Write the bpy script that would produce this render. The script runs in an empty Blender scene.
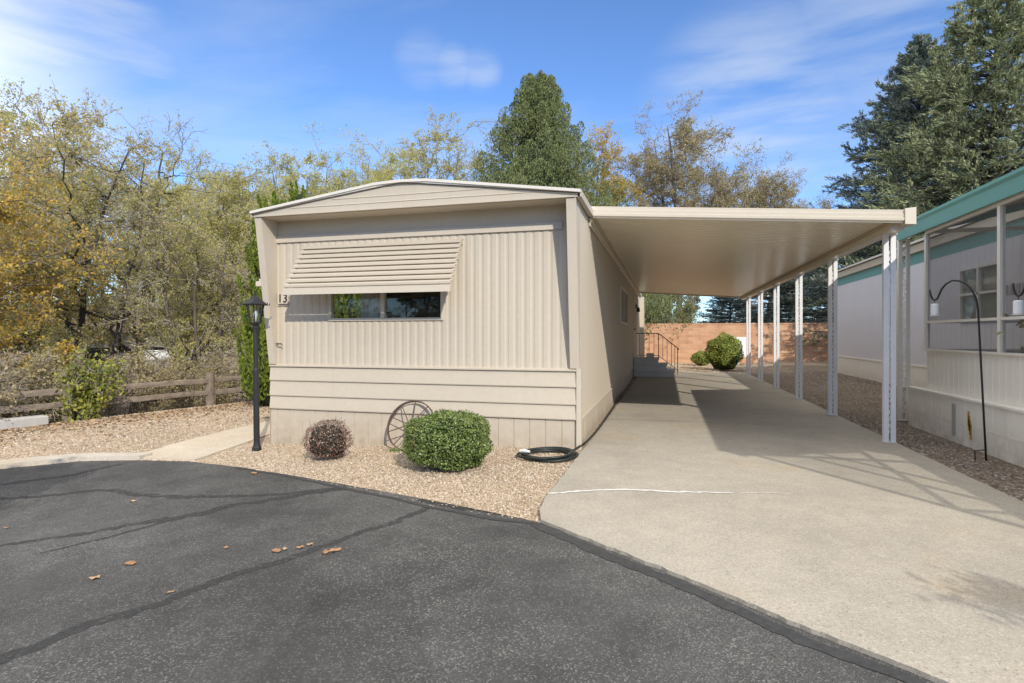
import bpy, bmesh, math, random
import numpy as np
from mathutils import Vector, Matrix
random.seed(7)
PI = math.pi
scene = bpy.context.scene
COL = scene.collection

# ------------------------------------------------------------------ ground height
def sm(a, b, x):
    t = np.clip((x - a) / (b - a), 0, 1)
    return t * t * (3 - 2 * t)
def g(X, Y):
    z = -0.15 * sm(-0.6, -5.8, X)
    s = (X + 10.2) * -.961 + (Y - 6.6) * .277
    z = z - 1.5 * sm(0.3, 7, s)
    return z + 0.13 * sm(3.2, 5.4, X)
def gz(x, y): return float(g(np.float64(x), np.float64(y)))

# ------------------------------------------------------------------ materials
def new_mat(name):
    m = bpy.data.materials.new(name); m.use_nodes = True
    nt = m.node_tree; b = nt.nodes['Principled BSDF']
    return m, nt, b
def nd(nt, t, **kw):
    n = nt.nodes.new(t)
    for k, v in kw.items(): setattr(n, k, v)
    return n
def ramp(nt, fac, stops):
    r = nd(nt, 'ShaderNodeValToRGB'); e = r.color_ramp.elements
    while len(e) < len(stops): e.new(0.5)
    for el, (p, c) in zip(e, stops):
        el.position = p; el.color = (c[0], c[1], c[2], 1)
    nt.links.new(fac, r.inputs['Fac']); return r.outputs['Color']
def coords(nt, kind='Object', scale=(1, 1, 1)):
    tc = nd(nt, 'ShaderNodeTexCoord'); mp = nd(nt, 'ShaderNodeMapping')
    mp.inputs['Scale'].default_value = scale
    nt.links.new(tc.outputs[kind], mp.inputs['Vector']); return mp.outputs['Vector']
def noise(nt, vec, scale, detail=4, rough=.6):
    n = nd(nt, 'ShaderNodeTexNoise'); n.inputs['Scale'].default_value = scale
    n.inputs['Detail'].default_value = detail; n.inputs['Roughness'].default_value = rough
    nt.links.new(vec, n.inputs['Vector']); return n.outputs['Fac']
def mixc(nt, fac, a, b, mode='MIX'):
    m = nd(nt, 'ShaderNodeMix', data_type='RGBA', blend_type=mode)
    for s, v in ((m.inputs[0], fac), (m.inputs[6], a), (m.inputs[7], b)):
        if isinstance(v, (int, float)): s.default_value = v
        elif isinstance(v, tuple): s.default_value = (*v, 1)
        else: nt.links.new(v, s)
    return m.outputs[2]
def bump(nt, b, h, strength, dist):
    n = nd(nt, 'ShaderNodeBump'); n.inputs['Strength'].default_value = strength; n.inputs['Distance'].default_value = dist
    nt.links.new(h, n.inputs['Height']); nt.links.new(n.outputs['Normal'], b.inputs['Normal'])

def paint(name, c, rough=.5, dirt=.12, scale=1.3, streak=False, spec=.4, dirtc=None):
    m, nt, b = new_mat(name)
    v = coords(nt, scale=(1, 1, .25) if streak else (1, 1, 1))
    n1 = noise(nt, v, scale, 5, .65); n2 = noise(nt, v, scale * 14, 3)
    d = dirtc or tuple(x * .72 for x in c)
    f1 = ramp(nt, n1, [(.35, (0, 0, 0)), (.8, (1, 1, 1))])
    mx = nd(nt, 'ShaderNodeMath', operation='MULTIPLY'); mx.inputs[1].default_value = dirt * 2.2
    nt.links.new(f1, mx.inputs[0])
    c1 = mixc(nt, mx.outputs[0], c, d)
    c2 = mixc(nt, .06, c1, n2, 'OVERLAY')
    nt.links.new(c2, b.inputs['Base Color'])
    b.inputs['Roughness'].default_value = rough; b.inputs['Specular IOR Level'].default_value = spec
    bump(nt, b, n2, .05, .004)
    return m
M = {}
def siding_mat(name, c):
    m, nt, b = new_mat(name); v = coords(nt); vs_ = coords(nt, scale=(5, 5, .35))
    n1 = noise(nt, v, .7, 5, .65); run = noise(nt, vs_, 2.2, 5, .7); n2 = noise(nt, v, 18, 3)
    c1 = mixc(nt, ramp(nt, n1, [(.35, (0, 0, 0)), (.75, (.22, .22, .22))]), c, tuple(x * y for x, y in zip(c, (.86, .83, .78))))
    c2 = mixc(nt, ramp(nt, run, [(.55, (0, 0, 0)), (.82, (.20, .20, .20))]), c1, tuple(x * y for x, y in zip(c, (.70, .66, .60))))
    sp = nd(nt, 'ShaderNodeSeparateXYZ'); nt.links.new(v, sp.inputs[0]); mr = nd(nt, 'ShaderNodeMapRange'); mr.inputs[1].default_value = .42; mr.inputs[2].default_value = -.12; nt.links.new(sp.outputs[2], mr.inputs[0])
    mm = nd(nt, 'ShaderNodeMath', operation='MULTIPLY'); nt.links.new(mr.outputs[0], mm.inputs[0]); nt.links.new(ramp(nt, noise(nt, v, 5, 5, .7), [(.35, (.1, .1, .1)), (.7, (.9, .9, .9))]), mm.inputs[1])
    c3 = mixc(nt, mm.outputs[0], c2, (.34, .27, .19)); c4 = mixc(nt, .06, c3, n2, 'OVERLAY')
    nt.links.new(c4, b.inputs['Base Color']); b.inputs['Roughness'].default_value = .58; b.inputs['Specular IOR Level'].default_value = .35
    bump(nt, b, noise(nt, coords(nt, scale=(1.4, 1.4, .5)), 2.4, 3), .25, .02); return m
M['siding'] = siding_mat('cream_siding', (.53, .466, .370))
M['siding_trim'] = paint('cream_trim', (.545, .478, .382), .5, .08)
M['awning'] = paint('awning_enamel', (.585, .515, .41), .42, .05)
M['roof_edge'] = paint('white_roof_edge', (.68, .635, .56), .45, .10)
M['roof_top'] = paint('roof_coating', (.68, .67, .64), .7, .25)
M['carport'] = paint('carport_enamel', (.66, .59, .475), .30, .08, .6, spec=.5)
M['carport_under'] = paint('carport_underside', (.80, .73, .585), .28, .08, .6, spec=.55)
M['white_metal'] = paint('white_iron', (.80, .80, .80), .45, .22, 3)
M['beam'] = paint('carport_beam', (.52, .42, .29), .5, .2)
M['pale_wall'] = siding_mat('pale_grey_siding', (.73, .71, .725))
M['teal'] = paint('teal_enamel', (.155, .36, .33), .4, .10)
M['tan_trim'] = paint('tan_fascia', (.55, .48, .36), .5, .15)
M['porch_cream'] = siding_mat('porch_cream', (.86, .82, .73))
M['porch_frame'] = paint('porch_frame_white', (.78, .74, .66), .45, .08)
M['brown_wood'] = paint('porch_ceiling', (.42, .34, .26), .6, .2)
M['black_iron'] = paint('black_iron', (.012, .012, .014), .5, .15, 4, spec=.5, dirtc=(.05, .05, .05))
M['dark_rail'] = paint('brown_iron', (.20, .13, .09), .5, .3, 6)
M['rust'] = paint('rusty_iron', (.13, .085, .06), .8, .5, 9, dirtc=(.07, .05, .045))
M['hose'] = paint('hose_rubber', (.018, .024, .021), .42, .2, 5)
M['step'] = paint('grey_step_paint', (.62, .62, .61), .75, .3, 3)
M['white_box'] = paint('white_box', (.80, .80, .79), .5, .1)
M['dark_paint'] = paint('dark_enamel', (.02, .02, .02), .4, .1)
M['yellow_stain'] = paint('yellow_rust', (.55, .32, .06), .8, .4, 12)
M['curtain'] = paint('curtain_cloth', (.42, .41, .39), .9, .1)
M['terracotta'] = paint('beige_plastic', (.62, .50, .38), .6, .15)
M['car_dark'] = paint('car_dark', (.03, .035, .04), .25, .1, spec=.6)
M['weathered_wood'] = paint('weathered_wood', (.265, .21, .16), .85, .5, 7, dirtc=(.12, .097, .078))
M['far_roof'] = paint('far_shingle', (.22, .15, .11), .9, .3, 3)
M['far_wall'] = paint('far_wall', (.42, .36, .29), .8, .2, 2)
M['grey_block'] = paint('grey_block', (.46, .44, .41), .9, .35, 6)
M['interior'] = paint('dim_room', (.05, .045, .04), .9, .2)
M['lamp_glass'] = paint('frosted_lamp_glass', (.62, .63, .64), .2, .1)
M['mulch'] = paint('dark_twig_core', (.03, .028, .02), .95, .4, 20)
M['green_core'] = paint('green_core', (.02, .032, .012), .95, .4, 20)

def make_glass():
    m, nt, b = new_mat('window_glass'); nt.nodes.remove(b)
    out = nt.nodes['Material Output']
    lw = nd(nt, 'ShaderNodeLayerWeight'); lw.inputs['Blend'].default_value = .5; p5 = nd(nt, 'ShaderNodeMath', operation='POWER'); nt.links.new(lw.outputs['Facing'], p5.inputs[0]); p5.inputs[1].default_value = 4.
    fr = nd(nt, 'ShaderNodeMapRange'); fr.inputs[3].default_value = .05; fr.inputs[4].default_value = 1; nt.links.new(p5.outputs[0], fr.inputs[0])
    t = nd(nt, 'ShaderNodeBsdfTransparent'); t.inputs['Color'].default_value = (.92, .93, .91, 1)
    gl = nd(nt, 'ShaderNodeBsdfGlossy'); gl.inputs['Roughness'].default_value = .02
    mx = nd(nt, 'ShaderNodeMixShader')
    nt.links.new(fr.outputs[0], mx.inputs[0]); nt.links.new(t.outputs[0], mx.inputs[1]); nt.links.new(gl.outputs[0], mx.inputs[2])
    nt.links.new(mx.outputs[0], out.inputs['Surface']); return m
M['glass'] = make_glass()
def make_screen(name, c, a):
    m, nt, b = new_mat(name)
    out = nt.nodes['Material Output']
    b.inputs['Base Color'].default_value = (*c, 1); b.inputs['Roughness'].default_value = .8
    t = nd(nt, 'ShaderNodeBsdfTransparent'); mx = nd(nt, 'ShaderNodeMixShader'); mx.inputs[0].default_value = a
    nt.links.new(t.outputs[0], mx.inputs[1]); nt.links.new(b.outputs[0], mx.inputs[2]); nt.links.new(mx.outputs[0], out.inputs['Surface'])
    return m
M['screen'] = make_screen('insect_screen', (.15, .145, .14), .20)
M['wire'] = make_screen('wire_netting', (.25, .24, .23), .22)

def make_asphalt():
    m, nt, b = new_mat('asphalt')
    v = coords(nt)
    big = noise(nt, v, .55, 5, .62); mid = noise(nt, v, 3.2, 5, .7)
    base = ramp(nt, big, [(.30, (.044, .043, .041)), (.50, (.078, .076, .072)), (.72, (.112, .109, .103))])
    base = mixc(nt, .55, base, ramp(nt, mid, [(.3, (.32, .32, .32)), (.7, (.68, .68, .68))]), 'OVERLAY')
    vo = nd(nt, 'ShaderNodeTexVoronoi'); vo.inputs['Scale'].default_value = 140; nt.links.new(v, vo.inputs['Vector'])
    cell = nd(nt, 'ShaderNodeSeparateColor'); nt.links.new(vo.outputs['Color'], cell.inputs[0])
    stone = ramp(nt, cell.outputs[0], [(.0, (.25, .25, .25)), (.55, (.5, .5, .5)), (.80, (.62, .62, .62)), (.97, (1, .98, .93))])
    amt = ramp(nt, noise(nt, v, 1.1, 4, .6), [(.34, (.28, .28, .28)), (.64, (1, 1, 1))])
    base2 = mixc(nt, amt, base, mixc(nt, .65, base, stone, 'OVERLAY'))
    bright = nd(nt, 'ShaderNodeMath', operation='GREATER_THAN'); bright.inputs[1].default_value = .90
    nt.links.new(cell.outputs[1], bright.inputs[0])
    bm_ = nd(nt, 'ShaderNodeMath', operation='MULTIPLY'); nt.links.new(bright.outputs[0], bm_.inputs[0]); nt.links.new(amt, bm_.inputs[1])
    bm2 = nd(nt, 'ShaderNodeMath', operation='MULTIPLY'); nt.links.new(bm_.outputs[0], bm2.inputs[0]); bm2.inputs[1].default_value = .62
    base3 = mixc(nt, bm2.outputs[0], base2, (.30, .29, .27))
    nt.links.new(base3, b.inputs['Base Color']); b.inputs['Roughness'].default_value = .82; b.inputs['Specular IOR Level'].default_value = .3
    bump(nt, b, vo.outputs['Distance'], .65, .006)
    return m
M['asphalt'] = make_asphalt()
def make_tar():
    m, nt, b = new_mat('crack_tar'); v = coords(nt)
    n = noise(nt, v, 30, 4)
    nt.links.new(ramp(nt, n, [(.3, (.028, .028, .028)), (.75, (.056, .055, .053))]), b.inputs['Base Color'])
    b.inputs['Roughness'].default_value = .75; bump(nt, b, noise(nt, v, 120, 2), .4, .004); return m
M['tar'] = make_tar()
def make_old_tar():
    m, nt, b = new_mat('worn_tar'); v = coords(nt); out = nt.nodes['Material Output']
    nt.links.new(ramp(nt, noise(nt, v, 30, 4), [(.3, (.030, .030, .030)), (.75, (.062, .061, .059))]), b.inputs['Base Color']); b.inputs['Roughness'].default_value = .85
    t = nd(nt, 'ShaderNodeBsdfTransparent'); mx = nd(nt, 'ShaderNodeMixShader'); nt.links.new(ramp(nt, noise(nt, v, 16, 5, .7), [(.36, (.12, .12, .12)), (.6, (.9, .9, .9))]), mx.inputs[0])
    nt.links.new(t.outputs[0], mx.inputs[1]); nt.links.new(b.outputs[0], mx.inputs[2]); nt.links.new(mx.outputs[0], out.inputs['Surface']); return m
M['old_tar'] = make_old_tar(); M['patch'] = make_screen('faint_asphalt_patch', (.05, .05, .049), .14)
def make_concrete(name, c, seed=0):
    m, nt, b = new_mat(name); v = coords(nt)
    n1 = noise(nt, v, .45 + seed, 5, .6); n2 = noise(nt, v, 4, 6, .7); n3 = noise(nt, v, 160, 2)
    c1 = ramp(nt, n1, [(.3, tuple(x * .82 for x in c)), (.5, c), (.75, tuple(min(1, x * 1.12) for x in c))])
    c2 = mixc(nt, .20, c1, n2, 'OVERLAY')
    st = ramp(nt, noise(nt, v, .9, 3, .5), [(.58, (0, 0, 0)), (.75, (.5, .5, .5))])
    c3 = mixc(nt, st, c2, (c[0] * .95, c[1] * .80, c[2] * .58))
    sp = ramp(nt, noise(nt, v, 70, 2, .5), [(.29, (.55, .5, .45)), (.36, (1, 1, 1))])
    c4 = mixc(nt, .8, c3, sp, 'MULTIPLY')
    vq = nd(nt, 'ShaderNodeTexVoronoi'); vq.inputs['Scale'].default_value = 120; nt.links.new(v, vq.inputs['Vector'])
    sq_ = nd(nt, 'ShaderNodeSeparateColor'); nt.links.new(vq.outputs['Color'], sq_.inputs[0])
    c4 = mixc(nt, .55, c4, ramp(nt, sq_.outputs[0], [(0, (.30, .29, .28)), (.12, (.46, .46, .46)), (.8, (.54, .54, .53)), (1, (.74, .73, .71))]), 'OVERLAY')
    c5 = mixc(nt, .3, c4, n3, 'OVERLAY')
    nt.links.new(c5, b.inputs['Base Color']); b.inputs['Roughness'].default_value = .88; b.inputs['Specular IOR Level'].default_value = .25
    bump(nt, b, n3, .25, .004); return m
M['concrete'] = make_concrete('driveway_concrete', (.375, .340, .280))
M['path'] = make_concrete('path_concrete', (.54, .465, .36), .3)
M['kerb'] = make_concrete('kerb_concrete', (.47, .42, .35), .2)
M['filler'] = paint('crack_filler', (.68, .66, .62), .8, .2, 20)
M['joint'] = paint('joint_dirt', (.20, .17, .13), .9, .3, 10)
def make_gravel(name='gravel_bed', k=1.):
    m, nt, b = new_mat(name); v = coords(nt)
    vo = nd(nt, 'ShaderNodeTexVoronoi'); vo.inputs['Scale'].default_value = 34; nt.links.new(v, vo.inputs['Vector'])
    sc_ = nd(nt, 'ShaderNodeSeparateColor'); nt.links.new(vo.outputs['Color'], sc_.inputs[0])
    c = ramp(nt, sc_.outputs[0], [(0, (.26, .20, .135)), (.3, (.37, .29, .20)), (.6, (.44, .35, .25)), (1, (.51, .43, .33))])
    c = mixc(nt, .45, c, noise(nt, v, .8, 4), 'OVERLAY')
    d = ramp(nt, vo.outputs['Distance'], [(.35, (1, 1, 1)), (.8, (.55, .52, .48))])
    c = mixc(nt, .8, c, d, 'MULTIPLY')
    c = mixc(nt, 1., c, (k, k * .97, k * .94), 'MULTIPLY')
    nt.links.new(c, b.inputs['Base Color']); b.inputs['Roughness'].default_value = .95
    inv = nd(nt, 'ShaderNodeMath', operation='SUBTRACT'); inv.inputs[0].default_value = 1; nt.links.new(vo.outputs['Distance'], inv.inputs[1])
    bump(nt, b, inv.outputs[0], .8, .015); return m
M['gravel'] = make_gravel(); M['gravel_shaded'] = make_gravel('gravel_in_shade', .5)  # second one: same gravel, shade on the right side put into its colour
def island_mat(name, stops, rough=.8, trans=0., objvar=0., spec=.3):
    m, nt, b = new_mat(name)
    ge = nd(nt, 'ShaderNodeNewGeometry')
    c = ramp(nt, ge.outputs['Random Per Island'], stops)
    if objvar:
        oi = nd(nt, 'ShaderNodeObjectInfo')
        hs = nd(nt, 'ShaderNodeHueSaturation')
        mr = nd(nt, 'ShaderNodeMapRange'); mr.inputs[3].default_value = .5 - objvar; mr.inputs[4].default_value = .5 + objvar
        nt.links.new(oi.outputs['Random'], mr.inputs[0]); nt.links.new(mr.outputs[0], hs.inputs['Hue']); nt.links.new(c, hs.inputs['Color'])
        c = hs.outputs['Color']
    nt.links.new(c, b.inputs['Base Color']); b.inputs['Roughness'].default_value = rough; b.inputs['Specular IOR Level'].default_value = spec
    if trans:
        out = nt.nodes['Material Output']; t = nd(nt, 'ShaderNodeBsdfTranslucent'); nt.links.new(c, t.inputs['Color'])
        mx = nd(nt, 'ShaderNodeMixShader'); mx.inputs[0].default_value = trans
        nt.links.new(b.outputs[0], mx.inputs[1]); nt.links.new(t.outputs[0], mx.inputs[2]); nt.links.new(mx.outputs[0], out.inputs['Surface'])
    return m
M['pebble'] = island_mat('pebbles', [(0, (.28, .205, .14)), (.25, (.375, .295, .205)), (.5, (.43, .34, .24)), (.75, (.48, .385, .28)), (.93, (.54, .46, .36)), (1, (.60, .55, .48))], .9)
M['pebble_shaded'] = island_mat('pebbles_in_shade', [(0, (.09, .065, .05)), (.3, (.18, .14, .11)), (.6, (.27, .22, .175)), (.9, (.36, .31, .26)), (1, (.46, .42, .37))], .9)  # same pebbles, darkened: the neighbour's shade is put into the colour
M['litter'] = island_mat('leaf_litter', [(0, (.20, .12, .065)), (.4, (.33, .21, .115)), (.8, (.43, .30, .18)), (1, (.5, .39, .24))], .8, .1)
M['leaf_olive'] = island_mat('leaf_olive', [(0, (.24, .25, .09)), (.30, (.43, .42, .14)), (.6, (.56, .52, .17)), (.8, (.64, .57, .22)), (.9, (.64, .59, .40)), (1, (.64, .44, .13))], .7, .52, .012)
M['leaf_lemon'] = island_mat('leaf_lemon', [(0, (.28, .30, .10)), (.35, (.47, .47, .15)), (.65, (.60, .58, .19)), (.85, (.66, .60, .26)), (1, (.66, .50, .16))], .7, .52, .012)
M['leaf_gold'] = island_mat('leaf_gold', [(0, (.30, .26, .08)), (.3, (.52, .42, .09)), (.7, (.66, .47, .10)), (1, (.66, .36, .07))], .65, .45)
M['leaf_pale'] = island_mat('leaf_pale', [(0, (.14, .14, .08)), (.5, (.25, .24, .14)), (1, (.38, .34, .18))], .7, .3)
M['leaf_yellowgreen'] = island_mat('leaf_yellowgreen', [(0, (.12, .16, .03)), (.5, (.28, .30, .055)), (1, (.46, .42, .08))], .55, .35)
M['leaf_tan'] = island_mat('leaf_tan', [(0, (.20, .16, .08)), (.5, (.36, .30, .15)), (1, (.50, .42, .22))], .8, .3)
M['juniper'] = island_mat('juniper_scale', [(0, (.065, .088, .032)), (.5, (.155, .185, .07)), (1, (.29, .31, .125))], .7, .15)
M['arbor'] = island_mat('arborvitae_scale', [(0, (.08, .12, .018)), (.5, (.15, .21, .028)), (1, (.27, .31, .04))], .65, .25)
M['spruce'] = island_mat('spruce_needles', [(0, (.075, .10, .10)), (.5, (.19, .235, .20)), (.85, (.32, .36, .27)), (1, (.48, .50, .32))], .6, .1)
M['spruce_warm'] = island_mat('spruce_needles_warm', [(0, (.09, .115, .075)), (.5, (.24, .275, .15)), (.85, (.40, .43, .22)), (1, (.56, .56, .28))], .6, .12)
M['box_leaf'] = island_mat('boxwood_leaf', [(0, (.05, .085, .018)), (.5, (.15, .215, .045)), (.88, (.25, .32, .085)), (1, (.42, .46, .22))], .38, .2, spec=.5)
M['hedge_leaf'] = island_mat('round_shrub_leaf', [(0, (.12, .16, .03)), (.5, (.27, .33, .065)), (1, (.45, .49, .12))], .5, .2)
M['red_leaf'] = island_mat('barberry_leaf', [(0, (.09, .055, .04)), (.4, (.22, .135, .10)), (.75, (.34, .16, .11)), (.85, (.42, .34, .27)), (1, (.52, .44, .36))], .7, .2)
def make_bark(name, a, b_):
    m, nt, b = new_mat(name); v = coords(nt, scale=(1, 1, .3)); n = noise(nt, v, 9, 6, .75)
    nt.links.new(ramp(nt, n, [(.3, a), (.7, b_)]), b.inputs['Base Color']); b.inputs['Roughness'].default_value = .9
    bump(nt, b, n, .6, .03); return m
M['bark'] = make_bark('bark', (.06, .048, .038), (.17, .135, .105))
M['bark_dark'] = make_bark('bark_dark', (.03, .025, .02), (.085, .068, .054))
M['twig'] = make_bark('twig_bark', (.21, .18, .14), (.44, .38, .31))
def make_brick():
    m, nt, b = new_mat('slump_brick'); tc = nd(nt, 'ShaderNodeTexCoord')
    mp = nd(nt, 'ShaderNodeMapping'); mp.inputs['Rotation'].default_value = (PI / 2, 0, 0); nt.links.new(tc.outputs['Object'], mp.inputs['Vector'])
    br = nd(nt, 'ShaderNodeTexBrick'); nt.links.new(mp.outputs[0], br.inputs['Vector'])
    br.inputs['Scale'].default_value = 1; br.inputs['Brick Width'].default_value = .42; br.inputs['Row Height'].default_value = .155
    br.inputs['Mortar Size'].default_value = .011; br.inputs['Mortar Smooth'].default_value = .3; br.inputs['Bias'].default_value = -.1
    br.inputs['Color1'].default_value = (.50, .26, .14, 1); br.inputs['Color2'].default_value = (.60, .355, .205, 1); br.inputs['Mortar'].default_value = (.52, .38, .27, 1)
    n = noise(nt, mp.outputs[0], 1.2, 5, .65); n2 = noise(nt, mp.outputs[0], 14, 4)
    c = mixc(nt, .45, br.outputs['Color'], n, 'OVERLAY'); c = mixc(nt, .25, c, n2, 'OVERLAY')
    nt.links.new(c, b.inputs['Base Color']); b.inputs['Roughness'].default_value = .9
    inv = nd(nt, 'ShaderNodeMath', operation='SUBTRACT'); inv.inputs[0].default_value = 1; nt.links.new(br.outputs['Fac'], inv.inputs[1])
    bump(nt, b, inv.outputs[0], .5, .012); return m
M['brick'] = make_brick()
def make_soil():
    m, nt, b = new_mat('soil'); v = coords(nt); n = noise(nt, v, .5, 8, .7); n2 = noise(nt, v, 9, 5, .7)
    c = ramp(nt, n, [(.3, (.08, .062, .042)), (.5, (.145, .11, .07)), (.7, (.20, .155, .09))])
    nt.links.new(mixc(nt, .6, c, n2, 'OVERLAY'), b.inputs['Base Color']); b.inputs['Roughness'].default_value = .95; bump(nt, b, n2, .7, .05); return m
M['soil'] = make_soil()

# ------------------------------------------------------------------ mesh helpers
class MB:
    def __init__(s): s.v = []; s.f = []; s.m = []
    def add(s, vs, fs, mi=0):
        o = len(s.v); s.v += [tuple(map(float, p)) for p in vs]; s.f += [tuple(i + o for i in f) for f in fs]; s.m += [mi] * len(fs)
        return s
    def box(s, x0, x1, y0, y1, z0, z1, mi=0):
        return s.add([(x0, y0, z0), (x1, y0, z0), (x1, y1, z0), (x0, y1, z0), (x0, y0, z1), (x1, y0, z1), (x1, y1, z1), (x0, y1, z1)],
                     [(0, 3, 2, 1), (4, 5, 6, 7), (0, 1, 5, 4), (1, 2, 6, 5), (2, 3, 7, 6), (3, 0, 4, 7)], mi)
    def prism(s, poly, axis, a, b, mi=0):
        """poly in the other two axes (in xyz order), extruded along axis from a to b"""
        def P(u, v, w): return {0: (w, u, v), 1: (u, w, v), 2: (u, v, w)}[axis]
        n = len(poly)
        vs = [P(u, v, a) for u, v in poly] + [P(u, v, b) for u, v in poly]
        return s.add(vs, [tuple(range(n)), tuple(range(2 * n - 1, n - 1, -1))] + [(i, i + n, (i + 1) % n + n, (i + 1) % n) for i in range(n)], mi)
    def tube(s, pts, r, n=8, mi=0, closed=False, cap=True):
        pts = [Vector(p) for p in pts]; K = len(pts)
        rs = r if isinstance(r, (list, tuple)) else [r] * K
        ring = []; prev = None
        for i, p in enumerate(pts):
            if closed: t = pts[(i + 1) % K] - pts[i - 1]
            else: t = pts[min(i + 1, K - 1)] - pts[max(i - 1, 0)]
            t.normalize()
            if prev is None:
                u = t.orthogonal().normalized()
            else:
                u = (prev - t * prev.dot(t)); u = u.normalized() if u.length > 1e-6 else t.orthogonal().normalized()
            prev = u; w = t.cross(u)
            ring.append([p + (u * math.cos(2 * PI * k / n) + w * math.sin(2 * PI * k / n)) * rs[i] for k in range(n)])
        vs = [q for rr in ring for q in rr]; fs = []
        for i in range(K if closed else K - 1):
            j = (i + 1) % K
            for k in range(n): fs.append((i * n + k, i * n + (k + 1) % n, j * n + (k + 1) % n, j * n + k))
        if cap and not closed: fs += [tuple(range(n - 1, -1, -1)), tuple((K - 1) * n + k for k in range(n))]
        return s.add(vs, fs, mi)
    def lathe(s, prof, cx=0, cy=0, n=16, mi=0, rot=0.):
        K = len(prof); vs = []; fs = []
        for r, z in prof:
            for k in range(n):
                a = 2 * PI * k / n + rot; vs.append((cx + r * math.cos(a), cy + r * math.sin(a), z))
        for i in range(K - 1):
            for k in range(n): fs.append((i * n + k, i * n + (k + 1) % n, (i + 1) * n + (k + 1) % n, (i + 1) * n + k))
        fs += [tuple(range(n - 1, -1, -1)), tuple((K - 1) * n + k for k in range(n))]
        return s.add(vs, fs, mi)
    def build(s, name, mats, parent=None, smooth=False, bevel=0., origin=None):
        me = bpy.data.meshes.new(name); v = s.v
        if origin: v = [(x - origin[0], y - origin[1], z - origin[2]) for x, y, z in v]
        me.from_pydata(v, [], s.f)
        for m in (mats if isinstance(mats, (list, tuple)) else [mats]): me.materials.append(m)
        me.polygons.foreach_set('material_index', s.m)
        b = bmesh.new(); b.from_mesh(me); bmesh.ops.recalc_face_normals(b, faces=b.faces); b.to_mesh(me); b.free()
        if smooth: me.polygons.foreach_set('use_smooth', [True] * len(me.polygons))
        o = bpy.data.objects.new(name, me); COL.objects.link(o)
        if origin and not parent: o.location = origin
        if parent: o.parent = parent
        if bevel:
            md = o.modifiers.new('bevel', 'BEVEL'); md.width = bevel; md.segments = 2; md.limit_method = 'ANGLE'
        return o
def np_obj(name, V, groups, mats, parent=None, smooth=None):
    """groups: list of (faces array (n,k), material index)"""
    me = bpy.data.meshes.new(name); V = np.asarray(V, np.float32).reshape(-1, 3)
    me.vertices.add(len(V)); me.vertices.foreach_set('co', V.ravel())
    tot = sum(len(f) for f, _ in groups); loops = np.concatenate([f.ravel() for f, _ in groups]).astype(np.int32)
    ls = []; o = 0; mi = []
    for f, m in groups:
        k = f.shape[1]; ls.append(o + np.arange(len(f)) * k); o += len(f) * k; mi.append(np.full(len(f), m))
    me.loops.add(len(loops)); me.loops.foreach_set('vertex_index', loops)
    me.polygons.add(tot); me.polygons.foreach_set('loop_start', np.concatenate(ls).astype(np.int32))
    me.polygons.foreach_set('material_index', np.concatenate(mi).astype(np.int32))
    if smooth is not None:
        me.polygons.foreach_set('use_smooth', np.full(tot, smooth))
    for m in (mats if isinstance(mats, (list, tuple)) else [mats]): me.materials.append(m)
    me.update(calc_edges=True); me.validate()
    ob = bpy.data.objects.new(name, me); COL.objects.link(ob)
    if parent: ob.parent = parent
    return ob
def tag(o, label=None, cat=None, group=None, kind=None):
    for k, v in (('label', label), ('category', cat), ('group', group), ('kind', kind)):
        if v: o[k] = v
    return o
def empty(name, loc, label, cat, group=None, rz=0.):
    o = bpy.data.objects.new(name, None); COL.objects.link(o); o.location = loc; o.rotation_euler.z = rz; o.empty_display_size = .2
    return tag(o, label, cat, group)
def copy_tree(o, parent=None):
    c = o.copy(); COL.objects.link(c)
    if parent: c.parent = parent
    for ch in list(o.children): copy_tree(ch, c)
    return c
def parent_keep(parts, root):
    """world-built parts under an Empty at the thing's base"""
    inv = Matrix.Translation(-Vector(root.location))
    for p in parts: p.parent = root; p.matrix_parent_inverse = inv

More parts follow.
